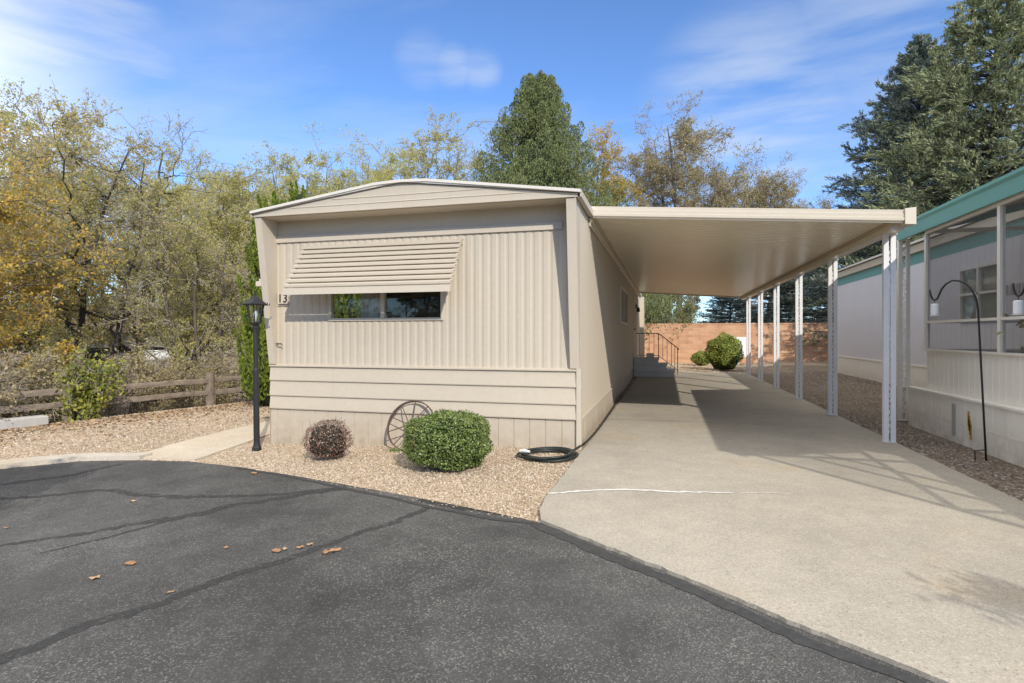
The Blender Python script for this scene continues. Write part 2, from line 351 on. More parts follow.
# ------------------------------------------------------------------ sheets that follow the ground
def inside(px, py, poly):
    r = np.zeros(px.shape, bool); n = len(poly)
    for i in range(n):
        x0, y0 = poly[i]; x1, y1 = poly[i - 1]
        if y0 == y1: continue
        c = ((y0 > py) != (y1 > py)) & (px < (x1 - x0) * (py - y0) / (y1 - y0) + x0)
        r ^= c
    return r
def densify(poly, step, jit, rng, closed=True):
    out = []; n = len(poly)
    for i in range(n if closed else n - 1):
        a = np.array(poly[i]); b = np.array(poly[(i + 1) % n]); L = np.linalg.norm(b - a); k = max(1, int(L / step)) if L < 14 else 1
        nrm = np.array([-(b - a)[1], (b - a)[0]]) / max(L, 1e-6)
        for j in range(k): out.append(a + (b - a) * j / k + (nrm * rng.normal() * jit if j else 0))
    if not closed: out.append(np.array(poly[-1]))
    return [tuple(p) for p in out]
def sheet(name, poly, off, mat, cut=.5, skirt=0., zfun=gz):
    bm = bmesh.new(); vs = [bm.verts.new((x, y, 0)) for x, y in poly]; bm.faces.new(vs)
    bmesh.ops.triangulate(bm, faces=bm.faces[:])
    xs = [p[0] for p in poly]; ys = [p[1] for p in poly]
    for ax, lo, hi in ((0, min(xs), max(xs)), (1, min(ys), max(ys))):
        lo = max(lo, -14); hi = min(hi, 30); k = lo + cut
        while k < hi:
            co = (k, 0, 0) if ax == 0 else (0, k, 0)
            bmesh.ops.bisect_plane(bm, geom=bm.verts[:] + bm.edges[:] + bm.faces[:], plane_co=co, plane_no=(1, 0, 0) if ax == 0 else (0, 1, 0)); k += cut
    for v in bm.verts: v.co.z = zfun(v.co.x, v.co.y) + off
    bmesh.ops.recalc_face_normals(bm, faces=bm.faces)
    if bm.faces and sum(f.normal.z for f in bm.faces) < 0: bmesh.ops.reverse_faces(bm, faces=bm.faces[:])
    if skirt:
        be = [e for e in bm.edges if e.is_boundary]
        r = bmesh.ops.extrude_edge_only(bm, edges=be)
        for v in r['geom']:
            if isinstance(v, bmesh.types.BMVert): v.co.z -= skirt
    me = bpy.data.meshes.new(name); bm.to_mesh(me); bm.free(); me.materials.append(mat)
    o = bpy.data.objects.new(name, me); COL.objects.link(o); o['kind'] = 'structure'; return o

rng = np.random.default_rng(11)
# the terrain, one sheet to the horizon
u = np.linspace(-1, 1, 201); ax = 420 * np.sign(u) * np.abs(u) ** 3
GX, GY = np.meshgrid(ax, ax); far = np.clip((np.hypot(GX, GY) - 90) / 300, 0, 1)
GZ = g(GX, GY) - .07 + far ** 1.5 * (7 + 5 * np.sin(GX * .013 + 1) * np.cos(GY * .011))
V = np.stack([GX, GY, GZ], -1).reshape(-1, 3); n = 201
i = (np.arange(n - 1)[:, None] * n + np.arange(n - 1)[None]).ravel(); F = np.stack([i, i + 1, i + n + 1, i + n], 1)
tag(np_obj('ground', V, [(F, 0)], M['soil'], smooth=True), kind='structure')

road_edge = [(-7.21, 4.66), (-6.98, 4.92), (-6.74, 5.2), (-6.1, 5.43), (-5.47, 5.53), (-4.62, 5.37), (-3.76, 5.09), (-2.95, 4.74), (-2.3, 4.47), (-1.73, 4.21), (-1.18, 4.04), (-.87, 4.02)]
drive_edge = [(-.87, 4.02), (-.4, 3.66), (.18, 3.22), (.6, 2.88), (1.0, 2.58), (1.9, 1.9), (2.9, 1.15)]
re_d = densify(road_edge, .06, .008, rng, False); de_d = densify(drive_edge, .05, .005, rng, False)
road_poly = [(-9.5, 1.5), (-14, -6), (-14, -22), (14, -22), (14, -6)] + list(reversed(de_d))[:-1] + list(reversed(re_d))
sheet('asphalt_road', road_poly, .010, M['asphalt'])
drive_left = [(-.87, 4.02), (-.93, 4.25), (-.955, 4.6), (-.94, 5.6), (-.92, 7.0), (-.88, 11.5), (-.86, 21.6)]
drive_poly = de_d[::-1][:-1] + densify(drive_left, .1, .004, rng, False) + [(2.76, 21.6), (2.76, 1.3)]
sheet('driveway', drive_poly, .032, M['concrete'], skirt=.08)
path_poly = [(-6.3, 5.50), (-5.43, 5.57), (-5.55, 6.3), (-5.75, 7.3), (-6.0, 9.5), (-6.0, 14), (-6.6, 14), (-6.62, 9), (-6.62, 7.4), (-6.5, 6.3)]
sheet('garden_path', densify(path_poly, .12, .006, rng), .028, M['path'], skirt=.06)
kerb_out = [(-9.6, 2.2), (-7.55, 4.75), (-7.21, 5.14), (-6.9, 5.40), (-6.14, 5.64)]
kerb_in = [(-9.35, 2.0), (-7.24, 4.64), (-7.0, 4.93), (-6.76, 5.21), (-6.12, 5.44)]
k = sheet('kerb', densify(kerb_out, .15, .004, rng, False) + kerb_in[::-1], .060, M['kerb'], skirt=.12)
# gravel
gravel_poly = [(-9.5, 2.0), (-10.9, 4.5), (-10.35, 6.6), (-9.6, 9.6), (-8.9, 11.6), (-8.0, 15), (-7.3, 25), (-6, 30), (11, 30), (11, 1.2), (2.9, 1.15), (1, 2.58), (-.87, 4.02), (-1.73, 4.21), (-2.95, 4.74), (-4.62, 5.37), (-5.47, 5.53), (-6.1, 5.43), (-6.74, 5.2), (-7.21, 4.66)]
sheet('gravel_ground', gravel_poly, 0, M['gravel'])

sheet('gravel_strip', [(2.77, 1.4), (9, 1.4), (9, 28.9), (2.77, 28.9)], .006, M['gravel_shaded'])
# tar seams on the asphalt, cracks of the driveway
def ribbon(name, pts, w, off, mat, jit=.25, step=.05):
    P = [np.array(p, float) for p in pts]; W = w if isinstance(w, list) else [w] * len(P)
    line = []; 
    for i in range(len(P) - 1):
        L = np.linalg.norm(P[i + 1] - P[i]); k = max(1, int(L / step))
        for j in range(k):
            t = j / k; line.append((P[i] * (1 - t) + P[i + 1] * t, W[i] * (1 - t) + W[i + 1] * t))
    line.append((P[-1], W[-1])); A = []; wob = 0
    for i, (p, ww) in enumerate(line):
        d = line[min(i + 1, len(line) - 1)][0] - line[max(i - 1, 0)][0]; d /= np.linalg.norm(d); nn = np.array([-d[1], d[0]])
        wob = wob * .8 + rng.normal() * ww * jit * .3
        a = ww / 2 * (1 + rng.normal() * jit * .5); b = ww / 2 * (1 + rng.normal() * jit * .5)
        A.append((p + nn * (a + wob), p - nn * (b - wob)))
    mb = MB()
    vs = []
    for a, b in A:
        vs += [(a[0], a[1], gz(*a) + off), (b[0], b[1], gz(*b) + off)]
    mb.add(vs, [(2 * i, 2 * i + 1, 2 * i + 3, 2 * i + 2) for i in range(len(A) - 1)])
    o = mb.build(name, mat); o['kind'] = 'structure'; return o
ribbon('tar_seam', [(-3.0, 1.2), (-2.77, 1.91), (-2.76, 2.05), (-2.59, 2.36), (-2.37, 2.83), (-2.08, 3.46), (-1.78, 4.2)], [.10, .10, .10, .085, .08, .08, .07], .0119, M['old_tar'], .35)
ribbon('tar_seam', [(-5.2, 2.3), (-4.52, 2.92), (-4.12, 3.33), (-3.64, 3.81), (-3.25, 4.27), (-2.9, 4.69)], [.05, .06, .08, .13, .10, .12], .0122, M['old_tar'], .5)
ribbon('tar_seam', [(-6.2, 3.7), (-5.7, 3.93), (-5.29, 4.27), (-4.7, 4.24), (-4.14, 4.22), (-3.32, 4.35), (-2.86, 4.69)], [.05, .07, .10, .09, .10, .08, .09], .0125, M['old_tar'], .5)
ribbon('tar_seam', [(-6.6, 4.0), (-6.38, 4.3), (-6.18, 4.66), (-6.11, 5.2)], [.06, .08, .08, .07], .0128, M['old_tar'], .5)
ribbon('tar_seam', [(-4.05, 2.85), (-3.9, 3.2), (-3.75, 3.6)], [.03, .04, .05], .0131, M['old_tar'], .5)
off = np.array([-.05, -.062])
ribbon('tar_seam', [tuple(np.array(p) + off) for p in drive_edge], [.06, .10, .09, .08, .08, .08, .08], .0134, M['tar'], .22)
off2 = np.array([-.012, -.03])
ribbon('tar_seam', [tuple(np.array(p) + off2) for p in road_edge[5:]], .045, .0137, M['tar'], .3)
sheet('asphalt_patch', densify([(-1.78, 2.65), (-1.38, 2.93), (-.70, 1.75), (-1.45, 1.45)], .07, .006, rng), .0114, M['patch'])
ribbon('crack_filler', [(-.95, 4.69), (-.54, 4.9), (-.21, 4.99), (.05, 5.0), (.28, 5.06), (.55, 5.10)], [.034, .040, .036, .040, .032, .018], .036, M['filler'], .5, .03)
ribbon('crack_filler', [(.62, 5.12), (.77, 5.17), (1.01, 5.2)], [.010, .014, .006], .036, M['filler'], .5, .03)
for yy in (9.1, 13.2, 17.3):
    ribbon('control_joint', [(-.9, yy), (.9, yy + .02), (2.74, yy)], .014, .0355, M['joint'], .2, .1)
for (x, y) in ((-6.98, 5.3), (-7.9, 4.35)):
    pass

# pebbles: nobody could count them
ICO = None
def ico():
    bm = bmesh.new(); bmesh.ops.create_icosphere(bm, subdivisions=1, radius=1)
    v = np.array([p.co[:] for p in bm.verts]); f = np.array([[p.index for p in q.verts] for q in bm.faces]); bm.free(); return v, f
IV, IF = ico()
house_poly = [(-5.34, 6.76), (-.985, 6.76), (-.985, 24.1), (-5.34, 24.1)]
def pebbles(name, box, dens, smin, smax, seed, extra=None, mat='pebble'):
    r = np.random.default_rng(seed); x0, x1, y0, y1 = box; N = int((x1 - x0) * (y1 - y0) * dens)
    x = r.uniform(x0, x1, N); y = r.uniform(y0, y1, N)
    k = inside(x, y, gravel_poly) & ~inside(x, y, house_poly) & ~inside(x, y, [(a, b) for a, b in drive_poly]) & ~inside(x, y, path_poly)
    k |= inside(x, y, gravel_poly) & (r.random(N) < .004) & (x < -1)
    if extra is not None: k &= extra(x, y)
    x, y = x[k], y[k]; N = len(x)
    s = smin * (smax / smin) ** (r.random(N) ** 1.6); sx = s * r.uniform(.8, 1.3, N); sy = s * r.uniform(.7, 1.0, N); sz = s * r.uniform(.45, .8, N)
    a = r.uniform(0, 2 * PI, N); tl = r.normal(0, .35, N)
    P = IV[None] * (1 + r.normal(0, .10, (N, 12, 1))) * np.stack([sx, sy, sz], -1)[:, None]
    c, sn = np.cos(tl)[:, None], np.sin(tl)[:, None]
    Q = np.stack([P[..., 0] * c - P[..., 2] * sn, P[..., 1], P[..., 0] * sn + P[..., 2] * c], -1)
    c, sn = np.cos(a)[:, None], np.sin(a)[:, None]
    Q = np.stack([Q[..., 0] * c - Q[..., 1] * sn + x[:, None], Q[..., 0] * sn + Q[..., 1] * c + y[:, None], Q[..., 2] + (g(x, y) + sz * .35)[:, None]], -1)
    F = (IF[None] + (np.arange(N) * 12)[:, None, None]).reshape(-1, 3)
    return tag(np_obj(name, Q, [(F, 0)], M[mat], smooth=False), kind='stuff')
pebbles('gravel', (-5.6, -.85, 3.9, 6.8), 3100, .006, .0145, 1)
pebbles('gravel', (-10.9, -5.3, 4.2, 11.5), 800, .008, .018, 2)
pebbles('gravel', (2.74, 3.7, 4.5, 10.5), 1700, .008, .021, 3, None, 'pebble_shaded')
pebbles('gravel', (2.74, 5.6, 10.5, 21.5), 330, .010, .022, 4, None, 'pebble_shaded')
pebbles('gravel', (-.9, 4.5, 21.5, 28.9), 120, .012, .03, 5)

# ------------------------------------------------------------------ corrugated sheets
def ribs(mb, axis, plane, out, a0, a1, z0, z1, prof, mi=0, period=None):
    """vertical ribbed sheet on the plane x=plane (axis 0) or y=plane (axis 1); out = direction of the ribs; prof = [(t, depth)] in one period"""
    per = prof[-1][0]; pts = []; k = math.floor(a0 / per)
    def depth(a):
        t = (a % per)
        for (t0, d0), (t1, d1) in zip(prof, prof[1:]):
            if t0 <= t <= t1: return d0 + (d1 - d0) * (t - t0) / max(t1 - t0, 1e-9)
        return 0
    cuts = [a0]
    while k * per < a1 + per:
        for t, d in prof[:-1]:
            p = k * per + t
            if a0 + 1e-4 < p < a1 - 1e-4: cuts.append(p)
        k += 1
    cuts.append(a1); cuts.sort()
    vs = []
    for c in cuts:
        dd = plane + out * depth(c)
        for z in (z0, z1): vs.append((dd, c, z) if axis == 0 else (c, dd, z))
    mb.add(vs, [(2 * i, 2 * i + 2, 2 * i + 3, 2 * i + 1) for i in range(len(cuts) - 1)], mi)
RIB = [(0, .0065), (.050, .0065), (.070, 0), (.090, 0), (.110, .0065)]
BOARD = [(0, .010), (.186, .010), (.190, 0), (.196, 0), (.200, .010)]

# ------------------------------------------------------------------ the mobile home
home = empty('mobile_home', (-3.15, 6.8, -.1), 'cream single-wide mobile home with ribbed siding, slatted window awning and house number 13', 'mobile home')
HP = []
def hp(mb, name, mat, **k):
    o = mb.build(name, mat, **k); HP.append(o); return o
XL, XR, YF, YB = -5.32, -1.0, 6.8, 24.0
WX0, WX1, WZ0, WZ1 = -4.40, -2.74, 1.555, 2.44
mb = MB()
ribs(mb, 1, YF, -1, XL + .1, WX0, .95, 2.66, RIB); ribs(mb, 1, YF, -1, WX1, XR - .1, .95, 2.66, RIB)
ribs(mb, 1, YF, -1, WX0, WX1, .95, WZ0, RIB); ribs(mb, 1, YF, -1, WX0, WX1, WZ1, 2.66, RIB)
mb.box(XL + .1, XR - .1, YF - .004, YF + .05, 2.66, 2.96)
front = hp(mb, 'front_wall', M['siding'])
mb = MB(); mb.prism([(YF + .02, 2.645), (YF - .03, 2.645), (YF - .022, 2.735), (YF + .02, 2.75)], 0, XL + .1, XR - .2)
hp(mb, 'header_trim', M['siding_trim'])
mb = MB()
zs = [.345, .525, .735, .93]
for z0, z1 in zip(zs, zs[1:]):
    mb.prism([(YF + .02, z0), (YF - .048, z0), (YF - .051, z0 + .012), (YF - .030, z1 - .004), (YF + .02, z1 - .004)], 0, XL + .005, XR - .025)
mb.prism([(YF + .02, .93), (YF - .056, .93), (YF - .056, .947), (YF - .02, .962), (YF + .02, .962)], 0, XL + .003, XR - .023)
hp(mb, 'lap_boards', M['siding'])
mb = MB(); ribs(mb, 1, YF - .012, -1, XL + .01, XR - .025, -.35, .345, BOARD); ribs(mb, 0, XL + .012, -1, YF - .04, YB, -.4, .345, BOARD)
hp(mb, 'front_skirting', M['siding'])
mb = MB(); ribs(mb, 0, XR + .005, 1, YF + .005, YB, -.12, .325, [(0, .008), (1.18, .008), (1.186, 0), (1.20, 0), (1.206, .008)])
hp(mb, 'side_skirting', M['siding'])
mb = MB(); mb.prism([(XR - .02, .325), (XR + .026, .325), (XR + .026, .352), (XR + .004, .362), (XR - .02, .362)], 1, YF + .013, YB)
hp(mb, 'belt_trim', M['siding_trim'])
# side wall with window and door openings
SW = (12.9, 15.2, 1.62, 2.47); SD = (18.75, 19.65, .62, 2.62)
mb = MB()
ys = [YF + .01, SW[0], SW[1], SD[0], SD[1], YB]
for a, b in ((ys[0], ys[1]), (ys[2], ys[3]), (ys[4], ys[5])): ribs(mb, 0, XR, 1, a, b, .355, 2.96, RIB)
ribs(mb, 0, XR, 1, SW[0], SW[1], .355, SW[2], RIB); ribs(mb, 0, XR, 1, SW[0], SW[1], SW[3], 2.96, RIB)
ribs(mb, 0, XR, 1, SD[0], SD[1], .355, SD[2], RIB); ribs(mb, 0, XR, 1, SD[0], SD[1], SD[3], 2.96, RIB)
mb.box(XL, XL + .012, YF, 8.0, .3, 2.96); mb.box(XL, XL + .012, 9.35, YB, .3, 2.96); mb.box(XL, XL + .012, 8.0, 9.35, .3, 1.3); mb.box(XL, XL + .012, 8.0, 9.35, 2.3, 2.96); mb.box(XL + .012, XR - .012, YB - .02, YB, -.2, 2.96)
hp(mb, 'side_wall', M['siding'])
for x0, x1, nm in ((XL, XL + .1, 'wing_wall'), (XR - .1, XR + .014, 'wing_wall')):
    mb = MB(); mb.prism([(6.46, 2.94), (YF + .02, 2.94), (YF + .02, .963), (YF - .055, .963)], 0, x0, x1)
    hp(mb, nm, M['siding_trim'])
mb = MB(); mb.box(XR - .024, XR + .034, YF - .060, YF + .012, -.1, .962); hp(mb, 'corner_trim', M['siding_trim'])
# rear end trim in the sun beyond the carport
mb = MB(); mb.box(XR + .004, XR + .17, 23.5, 23.98, -.1, 2.9); hp(mb, 'rear_wing_wall', M['siding_trim'])
# roof
RX0, RX1, RP, RZ0, RZP = XL - .025, XR + .065, -3.16, 2.985, 3.255
mb = MB(); mb.prism([(RX0 + .015, 2.944), (RX1 - .03, 2.944), (RX1 - .03, RZ0), (RP, RZP - .002), (RX0 + .015, RZ0)], 1, 6.45, 6.48)
mb.box(RX0 + .05, RX1 - .06, 6.442, 6.45, 2.944, 2.96)
for s, (xa, xb) in ((0, (RX0 + .7, RP)), (1, (RP, RX1 - .7))):
    pass
for xa, xb, zz_ in ((-4.75, -1.45, 3.022), (-4.15, -2.1, 3.10)):
    mb.prism([(6.449, zz_), (6.443, zz_ + .008), (6.449, zz_ + .019)], 0, xa, xb)
hp(mb, 'gable_fascia', M['siding'])
mb = MB(); mb.box(XL + .1, XR - .1, 6.48, YF + .02, 2.938, 2.955); hp(mb, 'soffit', M['siding'])
mb = MB(); mb.prism([(RX0, RZ0 + .006), (RP, RZP + .006), (RX1, RZ0 + .006), (RX1, RZ0 + .02), (RP, RZP + .02), (RX0, RZ0 + .02)], 1, 6.42, YB + .1); hp(mb, 'roof', M['roof_top'])
mb = MB()
e = [(RX0 - .012, RZ0 - .02), (RX0 - .012, RZ0 + .035), (RP, RZP + .035), (RX1 + .012, RZ0 + .035), (RX1 + .012, RZ0 - .02), (RP, RZP - .012)]
def strip(pts0, pts1):  # front lip between two polylines
    pass
up = [(RX0 - .012, RZ0 + .034), (RP - .35, RZP + .018), (RP, RZP + .032), (RP + .35, RZP + .018), (RX1 + .012, RZ0 + .034)]
dn = [(x, z - .034) for x, z in up]
vs = [(x, 6.405, z) for x, z in up] + [(x, 6.405, z) for x, z in dn] + [(x, 6.425, z) for x, z in up] + [(x, 6.425, z) for x, z in dn]; n5 = 5
fs = []
for q in range(4):
    fs += [(q, q + 1, 5 + q + 1, 5 + q), (10 + q, 15 + q, 16 + q, 11 + q), (q, 10 + q, 11 + q, q + 1), (5 + q, 6 + q, 16 + q, 15 + q)]
fs += [(0, 5, 15, 10), (4, 14, 19, 9)]
mb.add(vs, fs)
hp(mb, 'roof_edge_trim', M['roof_edge'])
mb = MB(); mb.box(RX1, RX1 + .014, 6.427, YB + .1, RZ0 - .045, RZ0 + .034); mb.box(RX0 - .014, RX0, 6.427, YB + .1, RZ0 - .045, RZ0 + .034)
mb.box(XR + .015, RX1, 6.48, YB, 2.946, 2.957); mb.box(RX0, XL - .001, 6.48, YB, 2.946, 2.957)
hp(mb, 'eave_gutter', M['siding_trim'])
# front window
def window_frame(mb, y, x0, x1, z0, z1, t, d0, d1, bars=()):
    mb.box(x0, x1, y - d0, y + d1, z0, z0 + t); mb.box(x0, x1, y - d0, y + d1, z1 - t, z1)
    mb.box(x0, x0 + t, y - d0, y + d1, z0 + t, z1 - t); mb.box(x1 - t, x1, y - d0, y + d1, z0 + t, z1 - t)
    for b, w in bars: mb.box(b - w / 2, b + w / 2, y - d0 + .004, y + d1, z0 + t, z1 - t)
wf = MB(); window_frame(wf, YF, WX0, WX1, WZ0, WZ1, .035, .026, .06, ((-3.60, .05),))
wfo = hp(wf, 'window', M['awning'])
def sub(mb, name, mat, parent, **k):
    o = mb.build(name, mat, **k); o.parent = parent; return o
for x0, x1 in ((WX0 + .035, -3.625), (-3.575, WX1 - .035)):
    p = MB(); p.box(x0, x1, YF + .022, YF + .026, WZ0 + .036, WZ1 - .036); sub(p, 'pane', M['glass'], wfo)
p = MB()
xs_ = np.arange(-3.98, -3.60, .03)
vs = []
for q, x in enumerate(xs_):
    for z in (WZ0 + .03, WZ1 - .04): vs.append((x, YF + .10 + .012 * (q % 2), z))
p.add(vs, [(2 * q, 2 * q + 2, 2 * q + 3, 2 * q + 1) for q in range(len(xs_) - 1)])
sub(p, 'curtain', M['curtain'], wfo)
p = MB(); p.box(-2.83, -2.79, YF + .10, YF + .12, WZ0 + .03, WZ1 - .04)
sub(p, 'blind_cord', M['curtain'], wfo)
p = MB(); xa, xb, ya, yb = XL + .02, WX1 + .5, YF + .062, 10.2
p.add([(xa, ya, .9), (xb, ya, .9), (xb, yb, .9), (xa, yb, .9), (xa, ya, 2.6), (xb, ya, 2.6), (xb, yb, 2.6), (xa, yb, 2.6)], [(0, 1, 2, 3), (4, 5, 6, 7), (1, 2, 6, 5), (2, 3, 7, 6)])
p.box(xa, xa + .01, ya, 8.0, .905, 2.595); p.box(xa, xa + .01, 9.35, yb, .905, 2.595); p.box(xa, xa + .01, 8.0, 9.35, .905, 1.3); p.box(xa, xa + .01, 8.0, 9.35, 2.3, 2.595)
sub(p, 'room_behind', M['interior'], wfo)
p = MB(); p.box(XL + .004, XL + .008, 8.0, 9.35, 1.3, 2.3); sub(p, 'pane', M['glass'], wfo)
# awning with louvres
AX0, AX1 = -4.78, -2.47
mb = MB(); NL = 9
def aw(t): return (YF - .03 - .42 * t, 2.60 - .62 * t)
for q in range(NL):
    y0, z0 = aw(q / NL); y1, z1 = aw((q + 1) / NL)
    # front lip, then a blade running back up behind the lip above: the slot under each lip stays dark
    mb.prism([(y1, z1 - .004), (y1 - .012, z1 + .002), (y1 - .016, z1 + .030), (y1 - .006, z1 + .036), (y0 + .055, z0 + .002), (y0 + .055, z0 - .004), (y1 + .000, z1 + .028)], 0, AX0, AX1)
y1, z1 = aw(1); mb.box(AX0, AX1, y1 - .016, y1 - .004, z1 - .095, z1 - .010)
aw_o = hp(mb, 'window_awning', M['awning'])
for x in (AX0 + .01, AX1 - .03):
    mb = MB()
    mb.prism([(YF - .03, 2.59), (YF - .45, 1.97), (YF - .438, 1.925), (YF - .02, 2.545)], 0, x, x + .02)
    sub(mb, 'awning_bracket', M['awning'], aw_o)
# house number
plate = MB(); plate.box(-5.195, -5.035, YF - .030, YF - .012, 1.775, 1.955)
plate_o = hp(plate, 'number_plate', M['awning'])
cu = bpy.data.curves.new('house_number', 'FONT'); cu.body = '13'; cu.size = .165; cu.extrude = .004; cu.align_x = 'CENTER'
to = bpy.data.objects.new('house_number_text', cu); COL.objects.link(to)
me = bpy.data.meshes.new_from_object(to.evaluated_get(bpy.context.evaluated_depsgraph_get())); bpy.data.objects.remove(to)
me.transform(Matrix.Translation((-5.115, YF - .036, 1.818)) @ Matrix.Rotation(PI / 2, 4, 'X')); me.materials.clear(); me.materials.append(M['dark_paint'])
no = bpy.data.objects.new('house_number', me); COL.objects.link(no); no.parent = plate_o
mb = MB(); mb.box(-5.185, -5.045, YF - .036, YF - .031, 1.785, 1.797); sub(mb, 'underline', M['dark_paint'], plate_o)
# junction box on the left end and small hook
mb = MB(); mb.box(XL - .105, XL - .002, 6.60, 6.68, 2.03, 2.10); mb.box(XL - .06, XL - .002, 6.61, 6.67, 2.10, 2.135); hp(mb, 'junction_box', M['awning'], bevel=.008)
mb = MB(); mb.tube([(-5.20, 6.79, 1.245), (-5.2, 6.74, 1.245), (-5.10, 6.72, 1.245), (-5.09, 6.72, 1.22)], .008, 6); hp(mb, 'wall_hook', M['rust'])
# side window, side door, wall lamp
wf = MB(); y0, y1, z0, z1 = SW
for a in ((y0, y1, z0, z0 + .05), (y0, y1, z1 - .05, z1), (y0, y0 + .05, z0 + .05, z1 - .05), (y1 - .05, y1, z0 + .05, z1 - .05), ((y0 + y1) / 2 - .03, (y0 + y1) / 2 + .03, z0 + .05, z1 - .05)):
    wf.box(XR - .04, XR + .055, *a)
so = hp(wf, 'window', M['roof_edge'])
for a, b in ((y0 + .05, (y0 + y1) / 2 - .03), ((y0 + y1) / 2 + .03, y1 - .05)):
    p = MB(); p.box(XR + .008, XR + .012, a, b, z0 + .05, z1 - .05); sub(p, 'pane', M['glass'], so)
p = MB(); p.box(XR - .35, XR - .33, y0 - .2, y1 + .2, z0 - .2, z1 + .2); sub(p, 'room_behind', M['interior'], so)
db = MB(); db.box(XR - .03, XR + .008, SD[0] + .04, SD[1] - .04, SD[2], SD[3] - .04)
do = hp(db, 'side_door', M['awning'])
p = MB(); p.box(XR - .02, XR + .03, SD[0], SD[0] + .04, SD[2], SD[3]); p.box(XR - .02, XR + .03, SD[1] - .04, SD[1], SD[2], SD[3]); p.box(XR - .02, XR + .03, SD[0] + .04, SD[1] - .04, SD[3] - .04, SD[3]); sub(p, 'door_frame', M['roof_edge'], do)
p = MB(); p.lathe([(.012, 0), (.03, .02), (.03, .045), (.01, .06)], n=10); ko = sub(p, 'door_knob', M['rust'], do); ko.rotation_euler = (0, PI / 2, 0); ko.location = (XR + .008, SD[0] + .11, 1.55)
p = MB(); p.box(XR + .012, XR + .06, 20.05, 20.15, 2.3, 2.42); p.lathe([(.05, 2.16), (.06, 2.2), (.045, 2.3), (.01, 2.33)], XR + .10, 20.1, 10); hp(p, 'wall_lamp', M['dark_paint'])
parent_keep(HP, home)

# ------------------------------------------------------------------ carport
cp = empty('carport', (.9, 7.6, .03), 'long cream metal carport with flat ribbed roof along the home, on white scroll posts', 'carport')
CP = []
CX0, CX1, CY0, CY1 = -.985, 2.80, 7.6, 21.7
def cz(x): return 2.945 - (x - CX0) * (.265 / 3.785)      # underside
mb = MB()
per = .135; ys_ = []; yy = CY0 + .03
vs = []
while yy < CY1 - .02:
    for dy, dz in ((0, 0), (.088, 0), (.098, .024), (.124, .024)):
        ys_.append((yy + dy, dz))
    yy += per
for y, dz in ys_:
    vs += [(CX0, y, cz(CX0) + dz + .03), (CX1 - .05, y, cz(CX1 - .05) + dz + .03)]
mb.add(vs, [(2 * q, 2 * q + 1, 2 * q + 3, 2 * q + 2) for q in range(len(ys_) - 1)])
CP.append(mb.build('roof_underside', M['carport_under']))
mb = MB(); mb.add([(CX0, CY0 + .02, cz(CX0) + .12), (CX1 - .03, CY0 + .02, cz(CX1) + .12), (CX1 - .03, CY1, cz(CX1) + .12), (CX0, CY1, cz(CX0) + .12)], [(0, 1, 2, 3)])
CP.append(mb.build('roof_top', M['roof_top']))
# front gutter fascia: stepped profile along x, following the fall
prof = [(0, -.012), (.022, -.012), (.022, .012), (-.006, .016), (-.010, .048), (.002, .052), (-.004, .094), (.008, .098), (.002, .142), (.035, .146), (.035, .138), (.035, .0)]
def fascia(mb, xa, xb, y, sgn):
    n = len(prof); vs = [(xa, y + sgn * d, cz(xa) + h) for d, h in prof] + [(xb, y + sgn * d, cz(xb) + h) for d, h in prof]
    mb.add(vs, [tuple(range(n)), tuple(range(2 * n - 1, n - 1, -1))] + [(q, (q + 1) % n, (q + 1) % n + n, q + n) for q in range(n)])
mb = MB(); fascia(mb, CX0 + .01, CX1 - .10, CY0, 1); CP.append(mb.build('front_fascia', M['carport']))
mb = MB(); fascia(mb, CX0 + .01, CX1 - .10, CY1, -1); CP.append(mb.build('rear_fascia', M['carport']))
mb = MB(); mb.prism([(CX1 - .10, cz(CX1) - .02), (CX1 + .012, cz(CX1) - .028), (CX1 + .012, cz(CX1) + .172), (CX1 - .10, cz(CX1) + .162)], 1, CY0 - .018, CY0 + .13)
CP.append(mb.build('gutter_end_cap', M['carport']))
mb = MB(); z = cz(CX1)
mb.prism([(CX1 - .10, z - .012), (CX1, z - .012), (CX1 + .008, z + .05), (CX1, z + .06), (CX1 + .006, z + .145), (CX1 - .03, z + .148), (CX1 - .03, z + .02), (CX1 - .10, z + .02)], 1, CY0 + .131, CY1)
CP.append(mb.build('side_gutter', M['carport']))
mb = MB(); mb.box(2.60, 2.74, CY0 + .12, CY1 - .05, cz(2.67) - .075, cz(2.67) + .022); bo = mb.build('side_beam', M['carport']); CP.append(bo)
mb = MB(); mb.box(2.575, 2.597, CY0 + .10, CY1 - .06, cz(2.58) - .012, cz(2.58) + .024); CP.append(mb.build('beam_flashing', M['beam']))
mb = MB(); mb.box(CX0 + .0, CX0 + .035, CY0 + .04, CY1, cz(CX0) - .055, cz(CX0) + .026); mb.box(CX0, CX0 + .014, CY0 + .04, CY1, cz(CX0) - .115, cz(CX0) - .058); CP.append(mb.build('wall_ledger', M['carport']))
def scroll_pts(z0, h, w, s=1):
    pts = []
    for q in range(17):
        t = q / 16; a = -1.5 * PI + 3 * PI * t
        r = .34 + .66 * (1 - abs(2 * t - 1)) * 0
        pts.append((s * w * .5 * math.sin(2 * PI * t) , z0 + h * t))
    return pts
post0 = None
